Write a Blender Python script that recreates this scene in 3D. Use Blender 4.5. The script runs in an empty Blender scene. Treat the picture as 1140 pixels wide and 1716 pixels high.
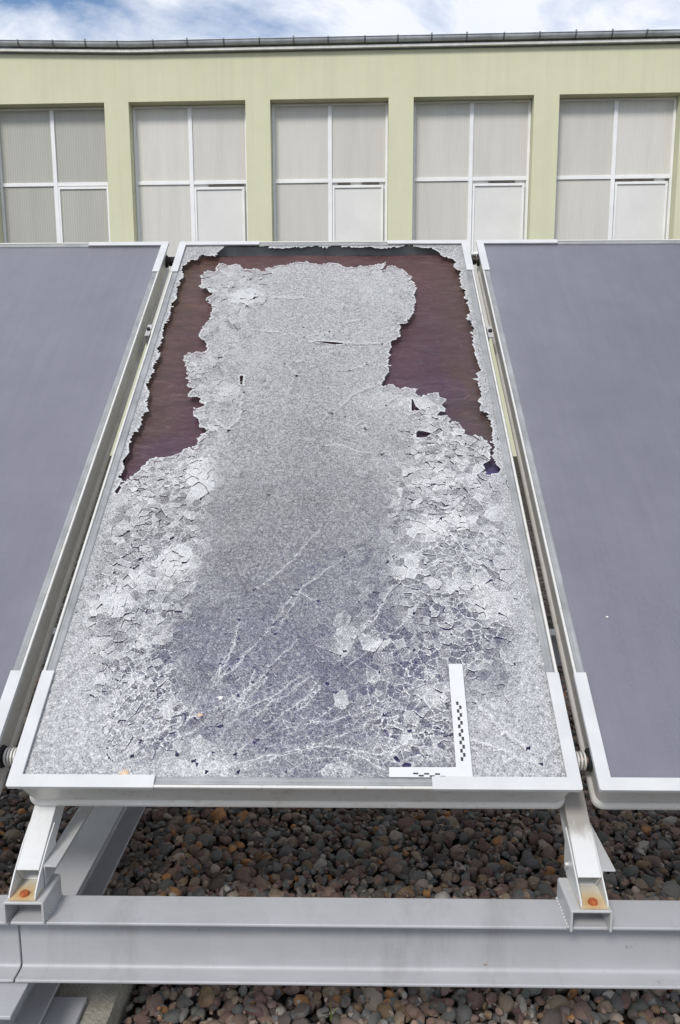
import bpy, bmesh, math, random
import numpy as np
from mathutils import Vector, Matrix

R = math.radians
scene = bpy.context.scene
COL = scene.collection
random.seed(7)
rng = np.random.default_rng(11)

# ------------------------------------------------------------------ camera
HB = 0.53                      # height of the collectors' lower edge above the gravel
TILT = R(35.89)                # tilt of the collectors
cam_data = bpy.data.cameras.new('camera')
cam_data.sensor_fit = 'VERTICAL'
cam_data.sensor_height = 36.0
cam_data.lens = 36.0 * 1347.7 / 1716.0
cam_data.clip_start = 0.05
cam_data.clip_end = 2000.0
cam = bpy.data.objects.new('camera', cam_data)
COL.objects.link(cam)
yaw, pitch, roll = R(1.008), R(9.4), R(-0.155)
fwd = Vector((-math.sin(yaw) * math.cos(pitch), math.cos(yaw) * math.cos(pitch), -math.sin(pitch)))
rgt0 = Vector((math.cos(yaw), math.sin(yaw), 0))
up0 = rgt0.cross(fwd)
rgt = rgt0 * math.cos(roll) + up0 * math.sin(roll)
upv = up0 * math.cos(roll) - rgt0 * math.sin(roll)
cam.matrix_world = Matrix(((rgt.x, upv.x, -fwd.x, 0.1065), (rgt.y, upv.y, -fwd.y, -1.295),
                           (rgt.z, upv.z, -fwd.z, 0.6991 + HB), (0, 0, 0, 1)))
scene.camera = cam

# ------------------------------------------------------------------ sky and sun
SUN_EL, SUN_AZ = R(47), R(203)       # azimuth clockwise from +Y (the view direction)
world = bpy.data.worlds.new('World')
scene.world = world
world.use_nodes = True
wn, wl = world.node_tree.nodes, world.node_tree.links
for n in list(wn):
    wn.remove(n)
w_out = wn.new('ShaderNodeOutputWorld')
w_bg = wn.new('ShaderNodeBackground')
w_sky = wn.new('ShaderNodeTexSky')
w_sky.sky_type = 'NISHITA'
w_sky.sun_disc = False
w_sky.sun_elevation = SUN_EL
w_sky.sun_rotation = SUN_AZ
w_sky.ozone_density = 3.0
w_sky.dust_density = 0.4
w_tc = wn.new('ShaderNodeTexCoord')
w_map = wn.new('ShaderNodeMapping')
w_map.inputs['Scale'].default_value = (1.0, 1.0, 2.6)
w_map.inputs['Location'].default_value = (7.9, 3.3, 1.2)
w_noise = wn.new('ShaderNodeTexNoise')
w_noise.inputs['Scale'].default_value = 3.2
w_noise.inputs['Detail'].default_value = 9
w_noise.inputs['Roughness'].default_value = 0.58
w_noise.inputs['Distortion'].default_value = 0.5
w_ramp = wn.new('ShaderNodeValToRGB')
w_ramp.color_ramp.elements[0].position = 0.37
w_ramp.color_ramp.elements[1].position = 0.54
w_n2 = wn.new('ShaderNodeTexNoise')
w_n2.inputs['Scale'].default_value = 6.0
w_n2.inputs['Detail'].default_value = 6
w_cr = wn.new('ShaderNodeValToRGB')
w_cr.color_ramp.elements[0].position = 0.3
w_cr.color_ramp.elements[0].color = (6.2, 6.6, 7.5, 1)
w_cr.color_ramp.elements[1].position = 0.7
w_cr.color_ramp.elements[1].color = (6.9, 7.05, 7.4, 1)
w_mix = wn.new('ShaderNodeMix')
w_mix.data_type = 'RGBA'
wl.new(w_tc.outputs['Generated'], w_map.inputs['Vector'])
wl.new(w_map.outputs[0], w_noise.inputs['Vector'])
wl.new(w_map.outputs[0], w_n2.inputs['Vector'])
wl.new(w_noise.outputs['Fac'], w_ramp.inputs['Fac'])
wl.new(w_n2.outputs['Fac'], w_cr.inputs['Fac'])
wl.new(w_ramp.outputs['Color'], w_mix.inputs['Factor'])
wl.new(w_sky.outputs['Color'], w_mix.inputs['A'])
wl.new(w_cr.outputs['Color'], w_mix.inputs['B'])
wl.new(w_mix.outputs['Result'], w_bg.inputs['Color'])
w_bg.inputs['Strength'].default_value = 0.12
wl.new(w_bg.outputs[0], w_out.inputs['Surface'])

sun_data = bpy.data.lights.new('sun', 'SUN')
sun_data.energy = 2.2
sun_data.angle = R(14)
sun_data.color = (1.0, 0.965, 0.91)
sun = bpy.data.objects.new('sun', sun_data)
COL.objects.link(sun)
sdir = Vector((math.sin(SUN_AZ) * math.cos(SUN_EL), math.cos(SUN_AZ) * math.cos(SUN_EL), math.sin(SUN_EL)))
sun.rotation_euler = sdir.to_track_quat('Z', 'Y').to_euler()
sun.location = (0, -3, 8)

vs = scene.view_settings
vs.view_transform = 'Standard'
vs.look = 'None'
vs.exposure = 0.25
vs.gamma = 1.0
vs.use_curve_mapping = False
scene.cycles.transparent_max_bounces = 12
scene.cycles.max_bounces = 8

# ------------------------------------------------------------------ helpers
def tag(o, label=None, cat=None, group=None, kind=None):
    if label: o['label'] = label
    if cat: o['category'] = cat
    if group: o['group'] = group
    if kind: o['kind'] = kind
    return o

def empty(name, loc=(0, 0, 0), rot=(0, 0, 0)):
    o = bpy.data.objects.new(name, None)
    COL.objects.link(o)
    o.location = loc
    o.rotation_euler = rot
    o.empty_display_size = 0.1
    return o

def link(name, me, mat, parent=None):
    o = bpy.data.objects.new(name, me)
    COL.objects.link(o)
    if mat is not None and not me.materials:
        me.materials.append(mat)
    if parent is not None:
        o.parent = parent
    return o

def bm_obj(name, bm, mat, parent=None, smooth=False, bevel=0.0, seg=2, angle=30):
    me = bpy.data.meshes.new(name)
    bmesh.ops.recalc_face_normals(bm, faces=bm.faces)
    bm.to_mesh(me)
    bm.free()
    if smooth:
        me.shade_smooth()
    o = link(name, me, mat, parent)
    if bevel > 0:
        m = o.modifiers.new('bevel', 'BEVEL')
        m.width = bevel
        m.segments = seg
        m.limit_method = 'ANGLE'
        m.angle_limit = R(angle)
        m.harden_normals = False
    return o

def add_box(bm, x0, x1, y0, y1, z0, z1):
    vsx = [bm.verts.new((x, y, z)) for z in (z0, z1) for y in (y0, y1) for x in (x0, x1)]
    for f in ((0, 2, 3, 1), (4, 5, 7, 6), (0, 1, 5, 4), (2, 6, 7, 3), (0, 4, 6, 2), (1, 3, 7, 5)):
        bm.faces.new([vsx[i] for i in f])

def box(name, x0, x1, y0, y1, z0, z1, mat, parent=None, bevel=0.0):
    bm = bmesh.new()
    add_box(bm, x0, x1, y0, y1, z0, z1)
    return bm_obj(name, bm, mat, parent, bevel=bevel)

def add_prism(bm, poly, axis, a, b):
    """poly in the two other axes (in xyz order), extruded along axis from a to b"""
    def p(c, t):
        return {0: (t, c[0], c[1]), 1: (c[0], t, c[1]), 2: (c[0], c[1], t)}[axis]
    lo = [bm.verts.new(p(c, a)) for c in poly]
    hi = [bm.verts.new(p(c, b)) for c in poly]
    n = len(poly)
    bm.faces.new(lo)
    bm.faces.new(list(reversed(hi)))
    for i in range(n):
        bm.faces.new((lo[i], lo[(i + 1) % n], hi[(i + 1) % n], hi[i]))

def add_tube(bm, p0, p1, r, n=16, caps=True, r2=None):
    p0, p1 = Vector(p0), Vector(p1)
    d = (p1 - p0).normalized()
    a = d.orthogonal().normalized()
    b = d.cross(a)
    r2 = r if r2 is None else r2
    A = [bm.verts.new(p0 + (a * math.cos(t) + b * math.sin(t)) * r) for t in [2 * math.pi * i / n for i in range(n)]]
    B = [bm.verts.new(p1 + (a * math.cos(t) + b * math.sin(t)) * r2) for t in [2 * math.pi * i / n for i in range(n)]]
    for i in range(n):
        bm.faces.new((A[i], A[(i + 1) % n], B[(i + 1) % n], B[i]))
    if caps:
        bm.faces.new(list(reversed(A)))
        bm.faces.new(B)

def rrect(x0, x1, y0, y1, r, n=5):
    pts = []
    for cx, cy, a0 in ((x1 - r, y1 - r, 0), (x0 + r, y1 - r, 90), (x0 + r, y0 + r, 180), (x1 - r, y0 + r, 270)):
        for i in range(n + 1):
            a = R(a0 + 90.0 * i / n)
            pts.append((cx + r * math.cos(a), cy + r * math.sin(a)))
    return pts

def copy_tree(o, parent=None):
    c = o.copy()
    COL.objects.link(c)
    c.parent = parent
    for ch in list(o.children):
        copy_tree(ch, c)
    return c

# value noise on arrays
_T = rng.random((256, 256))
def vnoise(x, y):
    xi, yi = np.floor(x).astype(int), np.floor(y).astype(int)
    fx, fy = x - xi, y - yi
    fx = fx * fx * (3 - 2 * fx)
    fy = fy * fy * (3 - 2 * fy)
    a = _T[xi & 255, yi & 255]; b = _T[(xi + 1) & 255, yi & 255]
    c = _T[xi & 255, (yi + 1) & 255]; d = _T[(xi + 1) & 255, (yi + 1) & 255]
    return (a * (1 - fx) + b * fx) * (1 - fy) + (c * (1 - fx) + d * fx) * fy

def fbm(x, y, o=4):
    s, amp, tot = 0.0, 1.0, 0.0
    for i in range(o):
        s = s + amp * vnoise(x * 2 ** i + 17.3 * i, y * 2 ** i + 9.1 * i)
        tot += amp
        amp *= 0.5
    return s / tot

# ------------------------------------------------------------------ materials
class NT:
    def __init__(self, name):
        self.m = bpy.data.materials.new(name)
        self.m.use_nodes = True
        self.t = self.m.node_tree
        for n in list(self.t.nodes):
            self.t.nodes.remove(n)
        self.out = self.n('ShaderNodeOutputMaterial')
        self._tc = None
    def n(self, typ, **kw):
        nd = self.t.nodes.new(typ)
        for k, v in kw.items():
            setattr(nd, k, v)
        return nd
    def l(self, a, b):
        self.t.links.new(a, b)
    def setin(self, nd, **kw):
        for k, v in kw.items():
            key = k.replace('_', ' ')
            if hasattr(v, 'is_output') or isinstance(v, bpy.types.NodeSocket):
                self.l(v, nd.inputs[key])
            else:
                nd.inputs[key].default_value = v
    def coord(self, which='Object'):
        if self._tc is None:
            self._tc = self.n('ShaderNodeTexCoord')
        return self._tc.outputs[which]
    def mapping(self, scale=(1, 1, 1), rot=(0, 0, 0), which='Object'):
        mp = self.n('ShaderNodeMapping')
        mp.inputs['Scale'].default_value = scale
        mp.inputs['Rotation'].default_value = rot
        self.l(self.coord(which), mp.inputs['Vector'])
        return mp.outputs[0]
    def noise(self, scale, detail=4, rough=0.55, vec=None, dist=0.0):
        nd = self.n('ShaderNodeTexNoise')
        self.setin(nd, Scale=scale, Detail=detail, Roughness=rough, Distortion=dist)
        self.l(vec if vec is not None else self.coord(), nd.inputs['Vector'])
        return nd.outputs['Fac']
    def ramp(self, fac, stops, interp='LINEAR'):
        nd = self.n('ShaderNodeValToRGB')
        cr = nd.color_ramp
        cr.interpolation = interp
        while len(cr.elements) < len(stops):
            cr.elements.new(0.5)
        for e, (p, c) in zip(cr.elements, stops):
            e.position = p
            e.color = (c, c, c, 1) if isinstance(c, (int, float)) else (*c, 1)
        self.l(fac, nd.inputs['Fac'])
        return nd.outputs['Color']
    def mix(self, fac, a, b, blend='MIX'):
        nd = self.n('ShaderNodeMix', data_type='RGBA', blend_type=blend)
        for s, v in (('Factor', fac), ('A', a), ('B', b)):
            if isinstance(v, bpy.types.NodeSocket):
                self.l(v, nd.inputs[s])
            elif s == 'Factor':
                nd.inputs[s].default_value = v
            else:
                nd.inputs[s].default_value = (*v, 1)
        return nd.outputs['Result']
    def math(self, op, a, b=0.0, clamp=False):
        nd = self.n('ShaderNodeMath', operation=op, use_clamp=clamp)
        for i, v in enumerate((a, b)):
            if isinstance(v, bpy.types.NodeSocket):
                self.l(v, nd.inputs[i])
            else:
                nd.inputs[i].default_value = v
        return nd.outputs[0]
    def bump(self, h, strength=0.3, dist=0.01, normal=None):
        nd = self.n('ShaderNodeBump')
        nd.inputs['Strength'].default_value = strength
        nd.inputs['Distance'].default_value = dist
        self.l(h, nd.inputs['Height'])
        if normal is not None:
            self.l(normal, nd.inputs['Normal'])
        return nd.outputs[0]
    def principled(self, color=(0.5, 0.5, 0.5), rough=0.5, metal=0.0, normal=None, spec=0.5):
        p = self.n('ShaderNodeBsdfPrincipled')
        if isinstance(color, bpy.types.NodeSocket):
            self.l(color, p.inputs['Base Color'])
        else:
            p.inputs['Base Color'].default_value = (*color, 1)
        for k, v in (('Roughness', rough), ('Metallic', metal), ('Specular IOR Level', spec)):
            if isinstance(v, bpy.types.NodeSocket):
                self.l(v, p.inputs[k])
            else:
                p.inputs[k].default_value = v
        if normal is not None:
            self.l(normal, p.inputs['Normal'])
        return p
    def finish(self, shader):
        self.l(shader.outputs[0] if hasattr(shader, 'outputs') else shader, self.out.inputs['Surface'])
        return self.m

def plain(name, col, rough=0.5, metal=0.0, var=0.12, scale=12.0, bump=0.05, detail=5, spec=0.5):
    t = NT(name)
    n1 = t.noise(scale, detail, 0.6)
    f = t.ramp(n1, [(0.3, 1 - var), (0.7, 1 + var * 0.5)])
    c = t.mix(1.0, col, f, 'MULTIPLY')
    n2 = t.noise(scale * 25, 3, 0.6)
    rr = t.ramp(n1, [(0.3, max(0, rough - 0.08)), (0.7, min(1, rough + 0.1))])
    return t.finish(t.principled(c, rr, metal, t.bump(n2, bump, 0.002), spec))

def painted_steel(name, col, rough=0.45, rust=0.02):
    t = NT(name)
    big = t.noise(5, 6, 0.65)
    streak = t.noise(9, 4, 0.6, t.mapping((1.2, 6, 6)))
    c = t.mix(t.ramp(big, [(0.38, 0.0), (0.72, 0.5)]), col, tuple(min(1, x * 0.74) for x in col))
    c = t.mix(t.ramp(streak, [(0.5, 0.0), (0.8, 0.22)]), c, tuple(min(1, x * 1.2) for x in col))
    spots = t.noise(34, 5, 0.75)
    c = t.mix(t.ramp(spots, [(0.66, 0.0), (0.70, 0.55)]), c, tuple(x * 0.55 for x in col))
    dirt = t.noise(3.0, 8, 0.8, t.mapping((3.0, 1.0, 0.6)))
    c = t.mix(t.ramp(dirt, [(0.52, 0.0), (0.66, 0.38)]), c, tuple(x * 0.6 for x in (col[0], col[1] * 0.97, col[2] * 0.9)))
    rs = t.noise(17, 6, 0.72)
    c = t.mix(t.ramp(rs, [(0.72 - rust, 0.0), (0.74 - rust, 0.85)]), c, (0.23, 0.11, 0.045))
    fine = t.noise(160, 3, 0.6)
    return t.finish(t.principled(c, t.ramp(big, [(0.3, rough - 0.06), (0.7, rough + 0.12)]), 0.0, t.bump(fine, 0.08, 0.001)))

def aluminium(name, col, rough=0.36, metal=0.75):
    t = NT(name)
    brushed = t.noise(60, 4, 0.6, t.mapping((1, 0.15, 1)))
    big = t.noise(7, 6, 0.65)
    c = t.mix(t.ramp(big, [(0.35, 0.0), (0.7, 0.5)]), col, (col[0] * 0.74, col[1] * 0.69, col[2] * 0.60))
    spots = t.noise(45, 5, 0.7)
    c = t.mix(t.ramp(spots, [(0.56, 0.0), (0.70, 0.5)]), c, (0.33, 0.28, 0.21))
    return t.finish(t.principled(c, t.ramp(big, [(0.3, rough - 0.06), (0.7, rough + 0.16)]), metal, t.bump(brushed, 0.06, 0.001)))

M = {}
M['beam'] = painted_steel('grey_painted_steel', (0.41, 0.41, 0.425), 0.42, 0.012)
M['rail'] = painted_steel('white_painted_steel', (0.62, 0.62, 0.61), 0.4, 0.0)
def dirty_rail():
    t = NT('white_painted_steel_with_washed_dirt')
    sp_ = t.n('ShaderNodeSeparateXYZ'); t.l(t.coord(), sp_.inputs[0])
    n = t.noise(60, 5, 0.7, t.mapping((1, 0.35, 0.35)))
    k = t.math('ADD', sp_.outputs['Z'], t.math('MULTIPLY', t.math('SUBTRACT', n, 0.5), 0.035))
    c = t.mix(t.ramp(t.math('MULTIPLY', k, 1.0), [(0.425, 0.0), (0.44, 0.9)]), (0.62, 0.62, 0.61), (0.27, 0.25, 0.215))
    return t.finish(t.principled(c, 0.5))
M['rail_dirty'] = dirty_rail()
M['galv'] = painted_steel('galvanised_steel', (0.47, 0.47, 0.47), 0.4, 0.0)
M['alu'] = aluminium('weathered_aluminium', (0.69, 0.68, 0.655), 0.40, 0.15)
M['gasket'] = plain('grey_rubber_gasket', (0.30, 0.305, 0.31), 0.55, 0.0, 0.3, 14, 0.1)
M['cover'] = plain('white_plastic_cover', (0.57, 0.57, 0.57), 0.42, 0.0, 0.10, 9, 0.03)
M['dark'] = plain('dark_insulation', (0.045, 0.043, 0.04), 0.9, 0.0, 0.3, 30, 0.3)
M['black'] = plain('black_rubber', (0.02, 0.02, 0.02), 0.6)
M['brass'] = plain('dull_copper_fitting', (0.30, 0.22, 0.17), 0.35, 0.8, 0.3, 60)
M['ruler'] = plain('white_scale_plastic', (0.62, 0.62, 0.62), 0.45, 0.0, 0.02, 20, 0.01)
M['ink'] = plain('black_ink', (0.03, 0.03, 0.03), 0.6)
M['bolt'] = plain('zinc_bolt', (0.55, 0.54, 0.52), 0.35, 0.6, 0.2, 80)
M['mark'] = plain('dried_dropping', (0.8, 0.78, 0.74), 0.8, 0.0, 0.2, 90, 0.3)
M['ochre'] = plain('pale_orange_crust', (0.75, 0.55, 0.38), 0.85, 0.0, 0.3, 90, 0.4)

def rusty():
    t = NT('rusty_bolt_head')
    n = t.noise(220, 5, 0.7)
    c = t.ramp(n, [(0.3, (0.16, 0.035, 0.012)), (0.55, (0.42, 0.10, 0.025)), (0.75, (0.55, 0.20, 0.07))])
    return t.finish(t.principled(c, 0.85, 0, t.bump(n, 0.6, 0.002)))
M['rust'] = rusty()

def shoe_floor():
    # galvanised floor of the shoe with a rust stain that has spread round the bolt
    t = NT('rust_stained_steel')
    ln = t.n('ShaderNodeVectorMath', operation='LENGTH')
    t.l(t.coord(), ln.inputs[0])
    d = t.math('ADD', ln.outputs['Value'], t.math('MULTIPLY', t.noise(90, 4), 0.012))
    c = t.ramp(d, [(0.012, (0.50, 0.30, 0.12)), (0.026, (0.55, 0.42, 0.24)), (0.045, (0.58, 0.55, 0.47))])
    return t.finish(t.principled(c, 0.6))
M['stain'] = shoe_floor()

def absorber_mat(name, worn_and_tinted):
    t = NT(name)
    v = t.n('ShaderNodeSeparateXYZ')
    t.l(t.coord(), v.inputs[0])
    warp = t.noise(3.2, 5, 0.6, None, 1.2)
    if worn_and_tinted:
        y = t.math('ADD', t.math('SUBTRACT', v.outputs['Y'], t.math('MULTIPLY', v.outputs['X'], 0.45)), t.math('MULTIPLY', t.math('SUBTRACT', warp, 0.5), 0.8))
        c = t.ramp(t.math('MULTIPLY', y, 0.5), [(0.22, (0.080, 0.072, 0.20)), (0.31, (0.064, 0.050, 0.125)), (0.395, (0.062, 0.036, 0.068)), (0.56, (0.070, 0.032, 0.044)), (0.95, (0.084, 0.036, 0.033))])  # violet-to-brown reflection sheen of the coating, painted in by position on the sheet
        edge = t.math('ABSOLUTE', v.outputs['X'])
        olive = t.ramp(t.math('ADD', edge, t.math('MULTIPLY', warp, 0.22)), [(0.45, 0.0), (0.60, 0.75)])
        up = t.ramp(t.math('MULTIPLY', v.outputs['Y'], 0.5), [(0.42, 0.0), (0.5, 1.0)])
        c = t.mix(t.math('MULTIPLY', olive, up), c, (0.082, 0.054, 0.034))
        scr = t.noise(22, 8, 0.82, t.mapping((0.6, 1.6, 1)), 2.5)
        c = t.mix(t.ramp(scr, [(0.52, 0.0), (0.70, 0.5)]), c, (0.21, 0.16, 0.16))
        blot = t.noise(8, 6, 0.7, t.mapping((0.7, 1.5, 1)), 1.5)
        c = t.mix(1.0, c, t.ramp(blot, [(0.3, 0.75), (0.7, 1.25)]), 'MULTIPLY')
        rough, metal = 0.50, 0.25
    else:
        c = t.mix(t.ramp(warp, [(0.3, 0.0), (0.7, 1.0)]), (0.060, 0.051, 0.125), (0.069, 0.058, 0.14))
        rough, metal = 0.45, 0.3
    fine = t.noise(90, 4, 0.6)
    wave = t.noise(11, 4, 0.5, t.mapping((0.6, 1.6, 1)))
    nb = t.bump(wave, 0.7, 0.02)
    return t.finish(t.principled(c, rough, metal, t.bump(fine, 0.12, 0.001, nb)))
M['absorber'] = absorber_mat('purple_selective_absorber', False)
M['absorber_old'] = absorber_mat('weathered_absorber_painted_sheen', True)

def pane_glass():
    # dusty, finely textured solar glass: part of the light passes to the absorber below
    t = NT('dusty_solar_glass')
    dust = t.noise(4.0, 7, 0.7)
    streak = t.noise(7, 6, 0.65, t.mapping((5, 0.35, 1)))
    fine = t.noise(900, 2, 0.5)
    v = t.n('ShaderNodeSeparateXYZ')
    t.l(t.coord(), v.inputs[0])
    edge = t.math('MAXIMUM', t.math('MULTIPLY', t.math('SUBTRACT', t.math('ABSOLUTE', v.outputs['X']), 0.40), 9.0, True), t.math('MULTIPLY', t.math('SUBTRACT', 0.12, v.outputs['Y']), 8.0, True))
    edge = t.math('MULTIPLY', t.math('MULTIPLY', edge, edge), dust)
    p = t.principled(t.mix(dust, (0.22, 0.21, 0.252), (0.31, 0.30, 0.345)), 0.32, 0.0, t.bump(fine, 0.10, 0.0006))
    p.inputs['IOR'].default_value = 1.5
    tr = t.n('ShaderNodeBsdfTransparent')
    tr.inputs['Color'].default_value = (0.93, 0.94, 0.95, 1)
    f = t.math('ADD', t.math('MULTIPLY', dust, 0.10), t.math('MULTIPLY', streak, 0.14))
    f = t.math('ADD', t.math('ADD', f, 0.33), t.math('MULTIPLY', edge, 0.35))
    mx = t.n('ShaderNodeMixShader')
    t.l(f, mx.inputs[0]); t.l(tr.outputs[0], mx.inputs[1]); t.l(p.outputs[0], mx.inputs[2])
    gl = t.n('ShaderNodeBsdfGlossy')
    gl.inputs['Roughness'].default_value = 0.3
    fr = t.n('ShaderNodeFresnel')
    fr.inputs['IOR'].default_value = 1.52
    m2 = t.n('ShaderNodeMixShader')
    ge = t.n('ShaderNodeNewGeometry')
    outer = t.math('MULTIPLY', fr.outputs[0], t.math('SUBTRACT', 1.0, ge.outputs['Backfacing']))
    t.l(outer, m2.inputs[0]); t.l(mx.outputs[0], m2.inputs[1]); t.l(gl.outputs[0], m2.inputs[2])
    return t.finish(m2)
M['pane_glass'] = pane_glass()

def crackle_glass():
    t = NT('shattered_tempered_glass')
    a = t.n('ShaderNodeAttribute', attribute_name='frost')
    fr = a.outputs['Fac']
    grain = t.noise(300, 3, 0.8)
    fibre = t.noise(150, 4, 0.75, t.mapping((1.0, 1.0, 0.2)), 2.5)
    g = t.math('ADD', t.math('MULTIPLY', t.math('SUBTRACT', grain, 0.5), 1.5), t.math('MULTIPLY', t.math('SUBTRACT', fibre, 0.5), 0.9))
    amp = t.math('MULTIPLY', t.math('ADD', fr, 0.12), t.math('SUBTRACT', 1.25, fr))
    f = t.math('ADD', fr, t.math('MULTIPLY', g, t.math('MULTIPLY', amp, 2.3)), True)
    white = t.principled(t.mix(t.ramp(fibre, [(0.35, 0.0), (0.65, 1.0)]), (0.47, 0.47, 0.47), (0.74, 0.74, 0.745)), 0.5, 0.0, t.bump(grain, 0.35, 0.001))
    tr = t.n('ShaderNodeBsdfTransparent')
    tr.inputs['Color'].default_value = (0.90, 0.91, 0.93, 1)
    gl = t.n('ShaderNodeBsdfGlossy')
    gl.inputs['Roughness'].default_value = 0.25
    fres = t.n('ShaderNodeFresnel')
    fres.inputs['IOR'].default_value = 1.5
    clear = t.n('ShaderNodeMixShader')
    t.l(fres.outputs[0], clear.inputs[0]); t.l(tr.outputs[0], clear.inputs[1]); t.l(gl.outputs[0], clear.inputs[2])
    mx = t.n('ShaderNodeMixShader')
    t.l(f, mx.inputs[0]); t.l(clear.outputs[0], mx.inputs[1]); t.l(white.outputs[0], mx.inputs[2])
    return t.finish(mx)
M['crackle'] = crackle_glass()

def wall_mat():
    t = NT('pale_green_render')
    big = t.noise(0.9, 6, 0.65)
    streak = t.noise(2.2, 6, 0.7, t.mapping((3.0, 3.0, 0.12)))
    c = t.mix(t.ramp(big, [(0.3, 0.0), (0.7, 1.0)]), (0.61, 0.61, 0.42), (0.67, 0.67, 0.475))
    c = t.mix(t.ramp(streak, [(0.46, 0.0), (0.75, 0.42)]), c, (0.54, 0.52, 0.38))
    drip = t.noise(5.0, 5, 0.75, t.mapping((2.4, 2.4, 0.05)))
    c = t.mix(t.ramp(drip, [(0.60, 0.0), (0.72, 0.25)]), c, (0.46, 0.40, 0.28))
    fine = t.noise(140, 4, 0.6)
    return t.finish(t.principled(c, 0.9, 0.0, t.bump(fine, 0.2, 0.003), 0.2))
M['wall'] = wall_mat()

def ribbed(name, c1, c2, depth):
    t = NT(name)
    w = t.n('ShaderNodeTexWave', wave_type='BANDS', bands_direction='X', wave_profile='SIN')
    t.setin(w, Scale=8.0, Distortion=0.0)
    t.l(t.coord(), w.inputs['Vector'])
    oi = t.n('ShaderNodeObjectInfo')
    mpv = t.n('ShaderNodeVectorMath', operation='ADD')
    t.l(t.mapping((2.5, 1, 0.25)), mpv.inputs[0]); t.l(t.math('MULTIPLY', oi.outputs['Random'], 40.0), mpv.inputs[1])
    stain = t.noise(2.0, 6, 0.65, mpv.outputs[0])
    c = t.mix(t.ramp(w.outputs['Fac'], [(0.2, 0.0), (0.8, depth)]), c1, c2)
    c = t.mix(t.ramp(stain, [(0.42, 0.0), (0.72, 0.38)]), c, tuple(x * 0.72 for x in c1))
    c = t.mix(1.0, c, t.ramp(oi.outputs['Random'], [(0.0, 0.90), (1.0, 1.06)]), 'MULTIPLY')
    return t.finish(t.principled(c, 0.30, 0.0, t.bump(w.outputs['Fac'], 0.2, 0.006)))
M['rib'] = ribbed('ribbed_translucent_pane', (0.66, 0.64, 0.585), (0.54, 0.52, 0.47), 0.28)
M['rib_dark'] = ribbed('ribbed_translucent_pane_grey', (0.48, 0.47, 0.42), (0.36, 0.35, 0.305), 0.5)
M['sash'] = plain('white_sash_panel', (0.72, 0.71, 0.68), 0.35, 0.0, 0.08, 1.5, 0.02)
M['frame_white'] = plain('white_window_frame', (0.84, 0.84, 0.83), 0.4, 0.0, 0.08, 3, 0.02)
M['seal'] = plain('dark_seal', (0.10, 0.085, 0.07), 0.8, 0.0, 0.4, 9)
M['zinc'] = plain('zinc_gutter', (0.60, 0.635, 0.67), 0.42, 0.05, 0.3, 4, 0.05)
M['zinc_dark'] = plain('gutter_bracket_steel', (0.20, 0.21, 0.22), 0.5, 0.4)
M['drip'] = plain('pale_drip_edge', (0.85, 0.84, 0.80), 0.5, 0.1, 0.25, 6)

def concrete():
    t = NT('rough_concrete')
    a = t.noise(14, 6, 0.7)
    agg = t.n('ShaderNodeTexVoronoi'); t.setin(agg, Scale=160.0); t.l(t.coord(), agg.inputs['Vector'])
    c = t.mix(t.ramp(a, [(0.3, 0.0), (0.7, 1.0)]), (0.18, 0.165, 0.13), (0.33, 0.315, 0.27))
    c = t.mix(t.ramp(agg.outputs['Distance'], [(0.0, 0.45), (0.5, 0.0)]), c, (0.48, 0.46, 0.42))
    moss = t.noise(9, 6, 0.75)
    c = t.mix(t.ramp(moss, [(0.55, 0.0), (0.68, 0.8)]), c, (0.055, 0.052, 0.03))
    h = t.math('ADD', a, t.math('MULTIPLY', agg.outputs['Distance'], 0.6))
    return t.finish(t.principled(c, 0.9, 0, t.bump(h, 0.6, 0.004)))
M['concrete'] = concrete()

def pebble_mat():
    t = NT('river_pebble')
    oi = t.n('ShaderNodeObjectInfo')
    ge = t.n('ShaderNodeNewGeometry')
    r = t.math('FRACT', t.math('ADD', oi.outputs['Random'], ge.outputs['Random Per Island']))
    base = t.ramp(r, [(0.0, (0.129, 0.108, 0.096)), (0.12, (0.219, 0.157, 0.132)), (0.24, (0.155, 0.148, 0.143)), (0.36, (0.260, 0.180, 0.143)), (0.46, (0.211, 0.201, 0.188)),
                      (0.56, (0.179, 0.115, 0.099)), (0.66, (0.308, 0.242, 0.180)), (0.74, (0.142, 0.145, 0.132)), (0.82, (0.243, 0.169, 0.106)), (0.89, (0.390, 0.321, 0.270)), (0.94, (0.390, 0.201, 0.090)), (0.97, (0.439, 0.403, 0.360))], 'CONSTANT')
    n = t.noise(38, 6, 0.7)
    c = t.mix(1.0, base, t.ramp(n, [(0.28, 0.5), (0.72, 1.45)]), 'MULTIPLY')
    sp = t.noise(240, 3, 0.7)
    c = t.mix(t.ramp(sp, [(0.58, 0.0), (0.70, 0.35)]), c, (0.30, 0.28, 0.26))
    return t.finish(t.principled(c, 0.72, 0, t.bump(t.noise(110, 5, 0.7), 0.55, 0.004), 0.15))
M['pebble'] = pebble_mat()

def ground_mat():
    t = NT('gravel_ground')
    vo = t.n('ShaderNodeTexVoronoi'); t.setin(vo, Scale=24.0); t.l(t.coord(), vo.inputs['Vector'])
    sp_ = t.n('ShaderNodeSeparateColor'); t.l(vo.outputs['Color'], sp_.inputs[0])
    c = t.ramp(sp_.outputs[0], [(0.0, (0.05, 0.04, 0.035)), (0.5, (0.10, 0.08, 0.066)), (1.0, (0.13, 0.12, 0.11))])
    c = t.mix(t.ramp(vo.outputs['Distance'], [(0.25, 0.0), (0.65, 0.9)]), c, (0.015, 0.013, 0.011))
    h = t.ramp(vo.outputs['Distance'], [(0.0, 1.0), (0.7, 0.0)])
    return t.finish(t.principled(c, 0.9, 0, t.bump(h, 1.0, 0.03), 0.2))
M['ground'] = ground_mat()

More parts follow.
